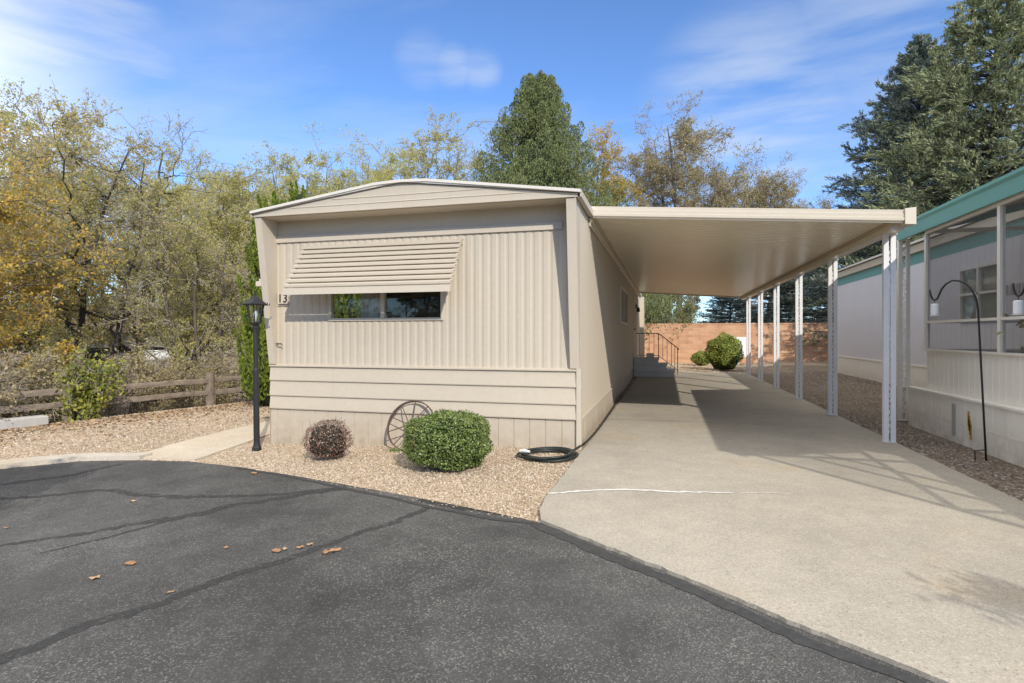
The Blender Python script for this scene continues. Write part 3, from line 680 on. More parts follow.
def make_post(mat, htop, w=.078):
    mb = MB(); t = .056
    for sx in (-1, 1):
        x = sx * (w / 2)
        mb.box(x - t / 2, x + t / 2, -.012, .012, 0, htop); mb.box(x - sx * -.0 + (t / 2 - .006) * sx - .006, x + (t / 2 - .006) * sx + .006, .0125, .045, 0, htop)
    mb.box(-w / 2 - .035, w / 2 + .035, -.02, .05, 0, .006); mb.box(-w / 2 - .04, w / 2 + .04, -.03, .03, htop - .008, htop)
    o = mb.build('post', mat)
    sc_ = MB(); z = .12; q = 0
    while z + .36 < htop:
        pts = []
        for k_ in range(25):
            tt = k_ / 24; ang = tt * 2 * PI
            pts.append(((w / 2 - .022) * math.sin(ang) * (1 if q % 2 else -1), 0, z + .34 * tt))
        sc_.tube(pts, .0055, 5, cap=False)
        for s_ in (-1, 1):
            c = [((w / 2 - .035) * .55 * math.cos(a_) * s_, 0, z + .17 + s_ * .085 + .028 * math.sin(a_)) for a_ in np.linspace(0, 1.7 * PI, 9)]
            sc_.tube(c, .005, 5, cap=False)
        z += .38; q += 1
    so_ = sc_.build('scrollwork', mat); so_.parent = o
    return o
htop = cz(2.67) - .076 - .034
post0 = make_post(M['white_metal'], htop); 
parent_keep(CP, cp)
for q in range(6):
    o = post0 if q == 0 else copy_tree(post0)
    o.parent = cp; o.location = (2.685 - cp.location.x, 8.02 + 2.47 * q - cp.location.y, .034 - cp.location.z)

# ------------------------------------------------------------------ garden things in front of the home
# lamp post
lx, ly = -5.13, 6.27; lz = gz(lx, ly)
lp = empty('lamp_post', (lx, ly, lz), 'black garden lamp post with glass lantern at the left corner of the home', 'lamp post')
mb = MB(); mb.lathe([(.065, -.02), (.065, .05), (.05, .07), (.043, .12), (.041, 1.1), (.034, 1.13), (.032, 1.66), (.042, 1.67), (.042, 1.69), (.03, 1.71)], n=14); po = mb.build('post', M['black_iron'], lp, smooth=False)
hd = MB(); hd.lathe([(.03, 1.70), (.075, 1.73), (.085, 1.745), (.06, 1.75)], n=6)
hd.lathe([(.175, 1.985), (.18, 2.0), (.10, 2.06), (.085, 2.065), (.06, 2.10), (.02, 2.115), (.012, 2.15), (.018, 2.165), (.006, 2.185)], n=6)
for q in range(6):
    a = 2 * PI * q / 6
    hd.tube([(.075 * math.cos(a), .075 * math.sin(a), 1.745), (.125 * math.cos(a), .125 * math.sin(a), 1.99)], .008, 5)
    hd.tube([(.172 * math.cos(a), .172 * math.sin(a), 1.995), (.20 * math.cos(a), .20 * math.sin(a), 1.99), (.21 * math.cos(a), .21 * math.sin(a), 2.015)], .007, 5)
la = hd.build('lantern', M['black_iron'], lp)
gm = MB(); gm.lathe([(.07, 1.75), (.118, 1.98)], n=6); go = gm.build('lantern_glass', M['glass']); go.parent = la
bl = MB(); bl.lathe([(.015, 1.76), (.02, 1.80), (.035, 1.86), (.02, 1.92), (.005, 1.93)], n=10); bo_ = bl.build('bulb', M['lamp_glass'], smooth=True); bo_.parent = la
lp.rotation_euler = (0, math.radians(-.8), 0); lp.scale = (.9, .9, .955)
# wagon wheel
ww = empty('wagon_wheel', (-3.10, 6.44, gz(-3.10, 6.44)), 'rusty iron spoked wagon wheel leaning on the skirting', 'wagon wheel')
R_ = .325
mb = MB(); prof2 = [(R_, -.02), (R_, .02), (R_ - .014, .018), (R_ - .014, -.018)]
n_ = 48; vs = []; fs = []
for k_ in range(n_):
    a = 2 * PI * k_ / n_
    for r, y in prof2: vs.append((r * math.cos(a), y, R_ + r * math.sin(a)))
for k_ in range(n_):
    for j in range(4): fs.append((k_ * 4 + j, k_ * 4 + (j + 1) % 4, ((k_ + 1) % n_) * 4 + (j + 1) % 4, ((k_ + 1) % n_) * 4 + j))
mb.add(vs, fs); mb.build('rim', M['rust'], ww)
mb = MB()
hubp = [(.0, -.06), (.03, -.06), (.045, -.045), (.045, .03), (.03, .05), (.0, .05)]
n_ = 14; vs = []; fs = []
for k_ in range(n_):
    a = 2 * PI * k_ / n_
    for r, y in hubp: vs.append((r * math.cos(a), y, R_ + r * math.sin(a)))
for k_ in range(n_):
    for j in range(5): fs.append((k_ * 6 + j, k_ * 6 + j + 1, ((k_ + 1) % n_) * 6 + j + 1, ((k_ + 1) % n_) * 6 + j))
mb.add(vs, fs); mb.build('hub', M['rust'], ww)
for k_ in range(10):
    a = 2 * PI * k_ / 10 + PI / 2; y = -.035 if k_ % 2 else .025
    mb = MB(); mb.tube([(.04 * math.cos(a), y, R_ + .04 * math.sin(a)), ((R_ - .012) * math.cos(a), 0, R_ + (R_ - .012) * math.sin(a))], .0065, 6); mb.build('spoke', M['rust'], ww)
ww.rotation_euler = (math.radians(-24), 0, math.radians(-3))
# hose
ho = MB(); pts = []
hx, hy = -1.27, 6.24
for k_ in range(150):
    a = k_ / 150 * 2 * PI * 4.93 + .3; r = .30 + .035 * math.sin(a * .37 + 1) + .03 * math.sin(a * 1.3)
    x = hx + r * math.cos(a) + .02 * math.sin(a * .21); y = hy + r * .95 * math.sin(a); pts.append((x, y, gz(x, y) + .024 + k_ / 150 * .035 + .008 * math.sin(a * 2.3)))
for x, y in ((-1.12, 6.33), (-.97, 6.52), (-.93, 6.9), (-.90, 7.5), (-.91, 8.2), (-.89, 9.0), (-.92, 9.9), (-.90, 10.8), (-.93, 11.5), (-.92, 12.5), (-.95, 13.3)):
    pts.append((x, y, gz(x, y) + .047))
# smooth
P = np.array(pts)
for _ in range(2): P[1:-1] = (P[:-2] + 2 * P[1:-1] + P[2:]) / 4
ho.tube([tuple(p) for p in P], .0135, 7)
h_o = ho.build('garden_hose', M['hose'], smooth=True); tag(h_o, 'dark green garden hose coiled on gravel at the home corner, trailing along the wall', 'garden hose')
mb = MB(); mb.tube([(-1.56, 6.12, .075), (-1.50, 6.10, .085), (-1.44, 6.09, .08)], [.017, .02, .012], 8); q_ = mb.build('nozzle', M['white_metal'], h_o)

# ------------------------------------------------------------------ leaf tools
def unit(v): return v / np.maximum(np.linalg.norm(v, axis=-1, keepdims=True), 1e-9)
def cards(r, C_, L, W, axis=None, normal=None, spread=1.0):
    """rhombic leaves around points C_; returns V (n*4), F (n,4)"""
    n = len(C_)
    a = unit(r.normal(size=(n, 3))) if axis is None else unit(axis + spread * r.normal(size=(n, 3)))
    b = r.normal(size=(n, 3)) if normal is None else np.cross(a, unit(normal + spread * r.normal(size=(n, 3))))
    b = unit(b - a * np.sum(a * b, 1, keepdims=True))
    L = (L * r.uniform(.7, 1.3, n))[:, None]; W = (W * r.uniform(.7, 1.3, n))[:, None]
    nn = np.cross(a, b) * L * .12
    V = np.stack([C_ - a * L / 2, C_ + b * W / 2 + nn, C_ + a * L / 2, C_ - b * W / 2 + nn], 1)
    return V.reshape(-1, 3), np.arange(n * 4).reshape(n, 4)
def grow(r, start, d, length, K, wob, up):
    N = len(start); pts = np.zeros((N, K, 3)); pts[:, 0] = start; d = unit(d); L = np.asarray(length).reshape(-1, 1) / (K - 1)
    for k_ in range(1, K):
        d = unit(d + r.normal(0, wob, (N, 3)) + np.array([0, 0, up])); pts[:, k_] = pts[:, k_ - 1] + d * L
    return pts
def spawn(r, pts, length, rad, per, t0, t1, amin, amax, lscale, fall=.5):
    N, K, _ = pts.shape
    t = (np.arange(per)[None] + r.random((N, per))) / per * (t1 - t0) + t0
    x = t * (K - 1); i = np.minimum(x.astype(int), K - 2); fr = (x - i)[..., None]
    n = np.arange(N)[:, None]; p0 = pts[n, i]; p1 = pts[n, i + 1]; pos = p0 * (1 - fr) + p1 * fr; d = unit(p1 - p0)
    az = r.normal(size=(N, per, 3)); az = unit(az - d * np.sum(az * d, -1, keepdims=True))
    an = r.uniform(amin, amax, (N, per, 1)); nd_ = d * np.cos(an) + az * np.sin(an)
    ln = length[:, None] * lscale * (1 - fall * t) * r.uniform(.7, 1.25, (N, per))
    rd = rad[:, 0][:, None] * (1 - t) + rad[:, -1][:, None] * t
    return pos.reshape(-1, 3), nd_.reshape(-1, 3), ln.ravel(), (rd.ravel() * .62)
def tubes(pts, rad, sides):
    """all polylines of one level at once"""
    N, K, _ = pts.shape
    t = np.zeros_like(pts); t[:, 1:-1] = pts[:, 2:] - pts[:, :-2]; t[:, 0] = pts[:, 1] - pts[:, 0]; t[:, -1] = pts[:, -1] - pts[:, -2]; t = unit(t)
    ref = np.where(np.abs(t[:, :1, 2:3]) > .8, np.array([1., 0, 0]), np.array([0, 0, 1.])); uu = unit(np.cross(t, np.broadcast_to(ref, t.shape))); w = np.cross(t, uu)
    a = np.arange(sides) * 2 * PI / sides
    V = pts[:, :, None] + (uu[:, :, None] * np.cos(a)[:, None] + w[:, :, None] * np.sin(a)[:, None]) * rad[:, :, None, None]
    base = (np.arange(N) * K * sides)[:, None, None] + (np.arange(K - 1) * sides)[None, :, None]; k_ = np.arange(sides)[None, None]; k2 = (np.arange(sides) + 1) % sides
    F = np.stack([base + k_, base + k2[None, None], base + sides + k2[None, None], base + sides + k_], -1).reshape(-1, 4)
    return V.reshape(-1, 3), F
def join(parts):
    Vs = []; G = []; o = 0
    for V, F, m in parts: Vs.append(V); G.append((F + o, m)); o += len(V)
    return np.concatenate(Vs), G
def radii(r0, r1, K): 
    s = np.linspace(0, 1, K)[None]; return r0[:, None] * (1 - s) + r1[:, None] * s

def deciduous(name, loc, height, radius, seed, label, cat, leafmat, group=None, stems=1, leaf=.09, per_twig=4, bark='bark', counts=(9, 7, 6, 4), low=.25, lean=0., leaf_frac=1., zlow=None):
    r = np.random.default_rng(seed)
    st = np.stack([r.normal(0, .25 * (stems > 1), stems), r.normal(0, .25 * (stems > 1), stems), np.full(stems, -.3)], 1)
    d0 = np.stack([r.normal(lean, .12 + .16 * (stems > 1), stems), r.normal(0, .12 + .16 * (stems > 1), stems), np.ones(stems)], 1)
    L0 = np.full(stems, .80 * height) * r.uniform(.85, 1.1, stems); p0 = grow(r, st, d0, L0, 11, .09, .03)
    r0 = np.full(stems, .017 * height / stems ** .35); R0 = radii(r0, r0 * .22, 11)
    a, b, L, rd = spawn(r, p0, L0, R0, counts[0], low, .97, .55, 1.15, .55, .55); p1 = grow(r, a, b, L, 9, .13, .07); R1 = radii(rd, rd * .25, 9)
    a, b, L2, rd2 = spawn(r, p1, L, R1, counts[1], .2, 1, .4, 1.1, .52, .45); p2 = grow(r, a, b, L2, 6, .17, .05); R2 = radii(rd2, rd2 * .3, 6)
    a, b, L3, rd3 = spawn(r, p2, L2, R2, counts[2], .15, 1, .4, 1.1, .55, .4); p3 = grow(r, a, b, L3, 5, .2, .02); R3 = radii(np.maximum(rd3, .007), np.full(len(rd3), .004), 5)
    a, b, L4, rd4 = spawn(r, p3, L3, R3, counts[3], .2, 1, .4, 1.1, .6, .3); p4 = grow(r, a, b, np.maximum(L4, .15), 3, .25, -.02); R4 = radii(np.full(len(L4), .0055), np.full(len(L4), .003), 3)
    allp = p3.reshape(-1, 3); top = max(allp[:, 2].max(), p4[..., 2].max()); sz = height / top
    rad_now = np.percentile(np.hypot(allp[:, 0] - np.median(allp[:, 0]), allp[:, 1] - np.median(allp[:, 1])), 93); sx = radius / rad_now
    S_ = np.array([sx, sx, sz])
    root = empty(name, loc, label, cat, group)
    P = [p * S_ for p in (p0, p1, p2, p3, p4)]
    trunk = [(*tubes(P[0], R0, 9), 0), (*tubes(P[1], R1, 6), 0), (*tubes(P[2], R2, 4), 0)]
    V, G = join(trunk); np_obj('trunk', V, G, M[bark], root, smooth=True)
    n4 = len(P[4]); t = r.random((n4, per_twig, 1)) ; i0 = P[4][:, 0][:, None]; i1 = P[4][:, -1][:, None]
    # patchy leaf fall: some regions nearly bare
    C_ = (i0 + (i1 - i0) * (t * 1.1)).reshape(-1, 3) + r.normal(0, .07, (n4 * per_twig, 3))
    keep = r.random(len(C_)) < leaf_frac * (.72 + .38 * np.sin(C_[:, 0] * 1.7 + seed) * np.sin(C_[:, 1] * 1.9 + 2 * seed) + .35 * np.sin(C_[:, 2] * 1.6 + seed))
    C_ = C_[keep]
    lv, lf = cards(r, C_, leaf, leaf * .62, axis=np.array([[0, 0, -.3]]), spread=1.)
    V, G = join([(*tubes(P[3], R3, 3), 0), (*tubes(P[4], R4, 3), 0), (lv, lf, 1)])
    np_obj('crown', V, G, [M['twig'], M[leafmat]], root, smooth=False)
    return root

def bez(a, c, b, K):
    t = np.linspace(0, 1, K)[None, :, None]
    return a[:, None] * (1 - t) ** 2 + 2 * c[:, None] * t * (1 - t) + b[:, None] * t ** 2
def elm(name, loc, height, radius, seed, label, leafmat, leaf=.07, nleaf=10, bark='bark', low=.22, n1=14, n2=110, per3=6, per4=5, stems=1, top_bare=0., cat='tree', group=None, rough=.28, lean=(0, 0)):
    """limbs that reach for points spread through an uneven crown, then branchlets, twigs and small leaves"""
    r = np.random.default_rng(seed); zc = height * (1 + low) / 2; hz = height * (1 - low) / 2
    ph = r.uniform(0, 6.28, 6)
    def outline(d): return 1 + rough * (.5 * np.sin(3 * np.arctan2(d[:, 1], d[:, 0]) + ph[0] + 2 * d[:, 2]) + .5 * np.sin(5 * d[:, 2] + ph[1] + 2 * np.arctan2(d[:, 1], d[:, 0])) + .4 * np.sin(7 * np.arctan2(d[:, 1], d[:, 0]) + ph[2]))
    def pts_in(n, lo, hi):
        d = unit(r.normal(size=(n, 3))); q = r.uniform(lo ** 2.4, hi ** 2.4, n) ** (1 / 2.4) * outline(d)
        P = d * q[:, None] * np.array([radius, radius, hz]); P[:, 2] += zc
        k_ = np.clip((P[:, 2] / height - low) / .35, .25, 1) ** .5; P[:, :2] *= k_[:, None]   # narrower below
        P[:, :2] += np.array(lean) * (P[:, 2:3] / height) ; return P
    b0 = np.stack([r.normal(0, .22 * (stems > 1), stems), r.normal(0, .22 * (stems > 1), stems), np.full(stems, -.3)], 1)
    tp = np.stack([r.normal(0, radius * .25, stems), r.normal(0, radius * .25, stems), np.full(stems, height * .88)], 1); tp[:, :2] += np.array(lean) * .88
    cc = (b0 + tp) / 2 + r.normal(0, radius * .16, (stems, 3)); p0 = bez(b0, cc, tp, 14); p0[:, 1:-1] += r.normal(0, .018 * height / 4, (stems, 12, 3))
    r0 = np.full(stems, .0165 * height / stems ** .3); R0 = radii(r0, r0 * .12, 14)
    T0 = p0.reshape(-1, 3); T0r = R0.reshape(-1)
    a1 = pts_in(n1, .45, .85)
    want = a1[:, 2] - np.hypot(a1[:, 0], a1[:, 1]) * .75 - .06 * height
    cost = np.abs(T0[None, :, 2] - np.clip(want, low * height * .55, None)[:, None]) + .2 * np.linalg.norm(T0[None, :, :2] - a1[:, None, :2], axis=-1)
    j = cost.argmin(1); s1 = T0[j]; c1 = s1 * .45 + a1 * .55 + np.stack([np.zeros(n1), np.zeros(n1), -.12 * np.linalg.norm(a1 - s1, axis=1)], 1) + r.normal(0, .06 * radius, (n1, 3))
    p1 = bez(s1, c1, a1, 10); p1[:, 1:-1] += r.normal(0, .012 * radius + .02, (n1, 8, 3)); rr1 = np.minimum(T0r[j] * .7, .011 * height); R1 = radii(rr1, rr1 * .22, 10)
    S1 = np.concatenate([p1[:, 3:].reshape(-1, 3), T0[len(T0) // 2:]]); S1r = np.concatenate([R1[:, 3:].reshape(-1), T0r[len(T0) // 2:]])
    a2 = pts_in(n2, .25, 1.); D = np.linalg.norm(S1[None] - a2[:, None], axis=-1) + .8 * np.clip(S1[None, :, 2] - a2[:, None, 2], 0, None); j = D.argmin(1); s2 = S1[j]; L2 = np.linalg.norm(a2 - s2, axis=1)
    c2 = (s2 + a2) / 2 + r.normal(0, .16, (n2, 3)) * L2[:, None]; p2 = bez(s2, c2, a2, 7); p2[:, 1:-1] += r.normal(0, .03, (n2, 5, 3)) * L2[:, None, None] ** .5; rr2 = np.clip(S1r[j] * .6, .008, .006 * height); R2 = radii(rr2, np.full(n2, .006), 7)
    base = max(.16 * radius, min(.45, .5 * radius))
    a, b, L3, _ = spawn(r, p2, np.full(n2, base) + L2 * .22, R2, per3, .12, 1, .35, 1.1, 1., .3); p3 = grow(r, a, b, L3, 5, .2, .03); R3 = radii(np.full(len(L3), .010), np.full(len(L3), .0045), 5)
    a, b, L4, _ = spawn(r, p3, L3, R3, per4, .15, 1, .4, 1.1, .55, .3); p4 = grow(r, a, b, np.maximum(L4, .16), 3, .25, -.02); R4 = radii(np.full(len(L4), .006), np.full(len(L4), .003), 3)
    root = empty(name, loc, label, cat, group)
    V, G = join([(*tubes(p0, R0, 9), 0), (*tubes(p1, R1, 6), 0), (*tubes(p2, R2, 4), 0)]); np_obj('trunk', V, G, M[bark], root, smooth=True)
    n4 = len(p4); t = r.random((n4, nleaf, 1)); C_ = (p4[:, 0][:, None] + (p4[:, -1] - p4[:, 0])[:, None] * t * 1.1).reshape(-1, 3) + r.normal(0, leaf * .7, (n4 * nleaf, 3))
    patch = .72 + .38 * np.sin(C_[:, 0] * 1.5 + seed) * np.sin(C_[:, 1] * 1.7 + 2 * seed) + .25 * np.sin(C_[:, 2] * 1.3 + seed) - top_bare * np.clip((C_[:, 2] / height - .7) / .3, 0, 1)
    C_ = C_[r.random(len(C_)) < patch]
    lv, lf = cards(r, C_, leaf, leaf * .66, axis=np.array([[0, 0, -.3]]), spread=1.)
    V, G = join([(*tubes(p3, R3, 3), 0), (*tubes(p4, R4, 3), 0), (lv, lf, 1)])
    np_obj('crown', V, G, [M['twig'], M[leafmat]], root, smooth=False); return root

def conifer(name, loc, height, radius, seed, label, cat, mat, group=None, base=.06, whorls=34, shape=.85, spray=.30, warm=None, dens=4.0):
    """layered spruce: whorled limbs that sag and turn up at the tip, hung with needle sprays"""
    r = np.random.default_rng(seed); root = empty(name, loc, label, cat, group)
    mb = MB(); mb.tube([(r.normal(0, .03), r.normal(0, .03), -.3 + (height + .2) * q / 8) for q in range(9)], [max(.02, .018 * height * (1 - q / 8)) for q in range(9)], 9); mb.build('trunk', M['bark_dark'], root, smooth=True)
    st = []; dr = []; ln = []
    for w in range(whorls):
        t = (w + r.random() * .7) / whorls; z = height * (base + (1 - base) * t ** .92); R = radius * (1 - t) ** shape + .12
        nb = int(5 + 6 * (1 - t)); ph = r.random() * 6.28
        for q in range(nb):
            a = ph + 6.283 * (q + r.uniform(-.3, .3)) / nb; el = -.18 + .75 * t ** 1.3 + r.normal(0, .09)
            st.append((0, 0, z)); dr.append((math.cos(a) * math.cos(el), math.sin(a) * math.cos(el), math.sin(el))); ln.append(R * r.uniform(.72, 1.12))
    st = np.array(st); dr = np.array(dr); ln = np.array(ln)
    p = grow(r, st, dr, ln, 8, .05, .02); R = radii(.012 + ln * .011, np.full(len(ln), .006), 8)
    per = 14; a, b, L2, _ = spawn(r, p, ln, R, per, .18, 1., .6, 1.05, .40, .62)
    b[:, 2] *= .45; p2 = grow(r, a, b, np.clip(L2, .16, 2.), 5, .07, -.03); 
    n2 = len(p2); kk = int(10 * dens); t = r.random((n2, kk)) * 3.999; i = t.astype(int); f_ = (t - i)[..., None]; nn = np.arange(n2)[:, None]
    C_ = p2[nn, i] * (1 - f_) + p2[nn, i + 1] * f_; ax_ = unit(p2[nn, i + 1] - p2[nn, i])
    C_ = C_.reshape(-1, 3) + r.normal(0, .045, (n2 * kk, 3)); ax_ = ax_.reshape(-1, 3) + np.array([0, 0, .40])
    lv, lf = cards(r, C_, spray, spray * .20, axis=ax_, spread=.38)
    tip = p[:, -1]; tv, tf = cards(r, np.repeat(tip, 5, 0) + r.normal(0, .08, (len(tip) * 5, 3)), spray, spray * .25, axis=np.repeat(unit(p[:, -1] - p[:, -2]), 5, 0) + np.array([0, 0, .5]), spread=.4)
    R2 = radii(np.full(n2, .009), np.full(n2, .004), 5)
    V, G = join([(*tubes(p, R, 4), 0), (*tubes(p2, R2, 3), 0), (lv, lf, 1), (tv, tf, 1)])
    np_obj('crown', V, G, [M['bark_dark'], M[mat]], root, smooth=False); return root

def columnar(name, loc, height, radius, seed, label, cat, mat, n=16000, leaf=.16, power=.6, lobes=14, group=None, tip=.0, core='green_core'):
    """dense upright evergreen: flame-shaped plumes around a stem"""
    r = np.random.default_rng(seed); root = empty(name, loc, label, cat, group)
    mb = MB(); mb.tube([(0, 0, -.2), (.03, 0, height * .4), (0, .02, height * .9)], [.03 * radius + .06, .05, .015], 7); mb.build('trunk', M['bark'], root, smooth=True)
    def env(t): return radius * np.minimum(1, (t / .12 + .35)) * np.clip(1 - t, 0, 1) ** power
    # plumes: each a spindle leaning up and out
    npl = lobes * 16; t = r.random(npl) ** 1.25 * .93; a = r.uniform(0, 2 * PI, npl); hl = height * r.uniform(.07, .16, npl) * (1.05 - .75 * t) + .15; wl = radius * r.uniform(.07, .15, npl) * (1.1 - .8 * t)
    per = n // npl; u_ = r.random((npl, per)) ** .8; th = r.uniform(0, 2 * PI, (npl, per)); prof = np.sin(PI * np.clip(u_ * .9 + .08, 0, 1)) ** .7 * wl[:, None] * r.uniform(.7, 1.05, (npl, per))
    t = np.minimum(t, .985 - hl / height); e = np.minimum(env(t), env(np.clip(t + .55 * hl / height, 0, 1)) * 1.12) * r.uniform(.45, 1.03, npl); base = np.stack([e * np.cos(a), e * np.sin(a), t * height], 1)
    od = np.stack([np.cos(a) * .24, np.sin(a) * .24, np.ones(npl)], 1)
    C_ = base[:, None] + od[:, None] * (u_ * hl[:, None])[..., None] + np.stack([prof * np.cos(th), prof * np.sin(th), np.zeros_like(prof)], -1)
    C_ = C_.reshape(-1, 3); out = np.stack([np.cos(th), np.sin(th), np.full_like(th, .8)], -1).reshape(-1, 3)
    lv, lf = cards(r, C_, leaf, leaf * .42, axis=out * .6 + np.array([0, 0, .9]), spread=.45)
    np_obj('crown', lv, [(lf, 0)], M[mat], root, smooth=False)
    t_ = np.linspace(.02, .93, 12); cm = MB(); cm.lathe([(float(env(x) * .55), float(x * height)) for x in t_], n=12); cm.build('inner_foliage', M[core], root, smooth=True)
    return root

def shrub(name, loc, rx, ry, h, seed, label, mat, core, n=9000, leaf=.03, sq=2.6, ragged=.03, stems=14, group=None, holes=0.):
    """clipped bush: leaves on a rounded superellipsoid with sprigs poking out"""
    r = np.random.default_rng(seed); root = empty(name, loc, label, 'shrub', group)
    d = unit(r.normal(size=(n, 3))); 
    k_ = (np.abs(d[:, 0]) ** sq + np.abs(d[:, 1]) ** sq + np.abs(d[:, 2]) ** sq) ** (-1 / sq)
    lump = 1 + .075 * np.sin(d[:, 0] * 7 + seed) * np.sin(d[:, 1] * 6 + 1) + .05 * np.sin(d[:, 2] * 8 + d[:, 0] * 4)
    rr = k_ * lump * (1 - np.abs(r.normal(0, .07, n)) + np.minimum(ragged * r.exponential(.6, n), .05) * (r.random(n) < .25))
    C_ = d * rr[:, None] * np.array([rx, ry, h / 2]) + np.array([0, 0, h * .52]); C_[:, 2] = np.maximum(C_[:, 2], .02 + .05 * r.random(n))
    lv, lf = cards(r, C_, leaf, leaf * .6, normal=d, spread=.75)
    np_obj('foliage', lv, [(lf, 0)], M[mat], root, smooth=False)
    mb = MB()
    for q in range(stems):
        a = r.uniform(0, 6.28); e = r.uniform(.4, .95)
        mb.tube([(.05 * math.cos(a), .05 * math.sin(a), -.05), (rx * .4 * e * math.cos(a), ry * .4 * e * math.sin(a), h * .35), (rx * .92 * e * math.cos(a), ry * .92 * e * math.sin(a), h * r.uniform(.65, 1.1))], [.012, .008, .004], 5)
    mb.build('stems', M['twig'], root)
    if core:
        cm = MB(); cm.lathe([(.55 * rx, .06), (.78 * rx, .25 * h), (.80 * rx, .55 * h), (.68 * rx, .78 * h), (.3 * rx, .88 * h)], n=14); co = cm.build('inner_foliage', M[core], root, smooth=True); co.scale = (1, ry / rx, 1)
    return root

shrub('boxwood_shrub', (-2.20, 5.58, gz(-2.20, 5.58)), .445, .38, .57, 3, 'rounded dense green boxwood shrub beside the wagon wheel', 'box_leaf', 'green_core', 15000, .025, 2.45, .10)
rb = shrub('barberry_shrub', (-3.84, 5.90, gz(-3.84, 5.90)), .265, .25, .45, 5, 'small dark red brown twiggy shrub left of the wagon wheel', 'red_leaf', 'mulch', 3000, .022, 2.1, .12, 60)
shrub('round_shrub', (2.18, 23.2, gz(2.18, 23.2)), .66, .66, 1.36, 8, 'big round yellow-green shrub at the far end of the driveway', 'hedge_leaf', 'green_core', 9000, .06, 1.85, .25)
shrub('low_shrub', (1.55, 26.6, gz(1.55, 26.6)), .42, .38, .62, 9, 'low green shrub in front of the brick wall, left of the big round one', 'hedge_leaf', 'green_core', 2600, .06, 2.1, .4)
# grass tuft at the wheel
mb = MB(); r = np.random.default_rng(3)
for q in range(70):
    x, y = -3.23 + r.normal(0, .05), 6.40 + r.normal(0, .03); z = gz(x, y); dx, dy = r.normal(0, .035, 2); hh = r.uniform(.03, .07)
    mb.add([(x - .004, y, z), (x + .004, y, z), (x + dx, y + dy, z + hh)], [(0, 1, 2)])
tag(mb.build('weed_tuft', M['box_leaf']), 'small green weed tuft at the foot of the wagon wheel', 'weed')

# ------------------------------------------------------------------ entry steps with handrail, brick wall, box
es = empty('entry_steps', (-.5, 19.2, .03), 'grey painted block steps with brown iron handrail at the side door', 'steps')
ES = []
X0 = XR + .03
for q, (x1, h) in enumerate(((.28, .24), (.04, .44), (-.22, .62))):
    mb = MB(); mb.box(X0, x1, 18.55 + .0, 19.85, .03 if q == 0 else (.24, .44)[q - 1] + .001, h - .045); mb.box(X0, x1 + .03, 18.52, 19.88, h - .044, h); ES.append(mb.build('step', M['step'], bevel=.008))
mb = MB()
for y in (19.82,):
    top = [(X0 + .02, y, 1.42), (-.22, y, 1.42), (.40, y, .93), (.43, y, .90), (.43, y, .86)]
    mb.tube(top, .015, 8)
    for x, zb in ((-.22, .62), (.40, .03)): mb.tube([(x, y, zb), (x, y, 1.40 if x < 0 else .93)], .014, 6)
    for x in (-.85, -.69, -.53, -.37): mb.tube([(x, y, .66), (x, y, 1.41)], .009, 5)
    for x in (-.08, .06, .20, .31):
        zt = 1.42 - (x + .22) / .62 * .49; mb.tube([(x, y, max(.08, zt - .75)), (x, y, zt)], .009, 5)
    mb.tube([(X0 + .02, y, .67), (-.22, y, .67), (.40, y, .18)], .011, 6)
ES.append(mb.build('handrail', M['dark_rail']))
parent_keep(ES, es)
mb = MB(); mb.box(-.13, .10, -.11, .11, 0, .16); tag(mb.build('concrete_block', M['step'], bevel=.01), 'grey block resting on top of the entry steps', 'block').location = (-.45, 18.75, .621)
bw = empty('brick_wall', (3, 29.0, 0), 'long orange slump brick wall across the back of the lot', 'wall')
mb = MB(); mb.box(-14, 12, 0, .2, -.4, 1.86); w_ = mb.build('wall_body', M['brick'], bw); w_.location.x = -3 + 3
mb = MB(); mb.box(-14, 12, -.015, .215, 1.861, 1.93); mb.build('coping', M['brick'], bw)
ub = empty('utility_box', (3.22, 27.9, gz(3.22, 27.9)), 'white metal utility cabinet behind the big round shrub', 'utility box', rz=.12)
mb = MB(); mb.box(-.36, .36, -.2, .2, .35, 1.27); mb.build('cabinet', M['white_box'], ub, bevel=.015)
mb = MB(); mb.box(-.30, .30, -.215, -.201, .42, 1.2); mb.build('door', M['white_box'], ub, bevel=.005)
mb = MB(); mb.box(-.05, .05, -.05, .05, -.1, .35); mb.build('leg', M['grey_block'], ub)

# ------------------------------------------------------------------ neighbour home and porch
nb = empty('neighbour_home', (7.3, 12, .1), 'pale grey neighbouring mobile home with teal stripe under its roof', 'mobile home')
NP = []
NX, NY0, NY1 = 5.40, 2.95, 20.6
NWIN = (11.25, 12.6, 1.6, 2.62)
mb = MB()
for a, b in ((NY0, NWIN[0]), (NWIN[1], NY1)): ribs(mb, 0, NX, -1, a, b, .70, 2.94, [(0, .006), (.19, .006), (.194, 0), (.2, 0), (.206, .006)])
ribs(mb, 0, NX, -1, NWIN[0], NWIN[1], .70, NWIN[2], [(0, .006), (.19, .006), (.194, 0), (.2, 0), (.206, .006)]); ribs(mb, 0, NX, -1, NWIN[0], NWIN[1], NWIN[3], 2.94, [(0, .006), (.19, .006), (.194, 0), (.2, 0), (.206, .006)])
mb.box(NX + .01, 9.6, NY1 - .02, NY1, -.2, 3.36); mb.box(NX + .01, 9.6, NY0, NY0 + .02, -.2, 3.36); mb.box(9.6, 9.62, NY0, NY1, -.2, 3.36)
NP.append(mb.build('wall', M['pale_wall']))
mb = MB(); ribs(mb, 0, NX - .002, -1, NY0, NY1, 2.94, 3.18, RIB); NP.append(mb.build('teal_band', M['teal']))
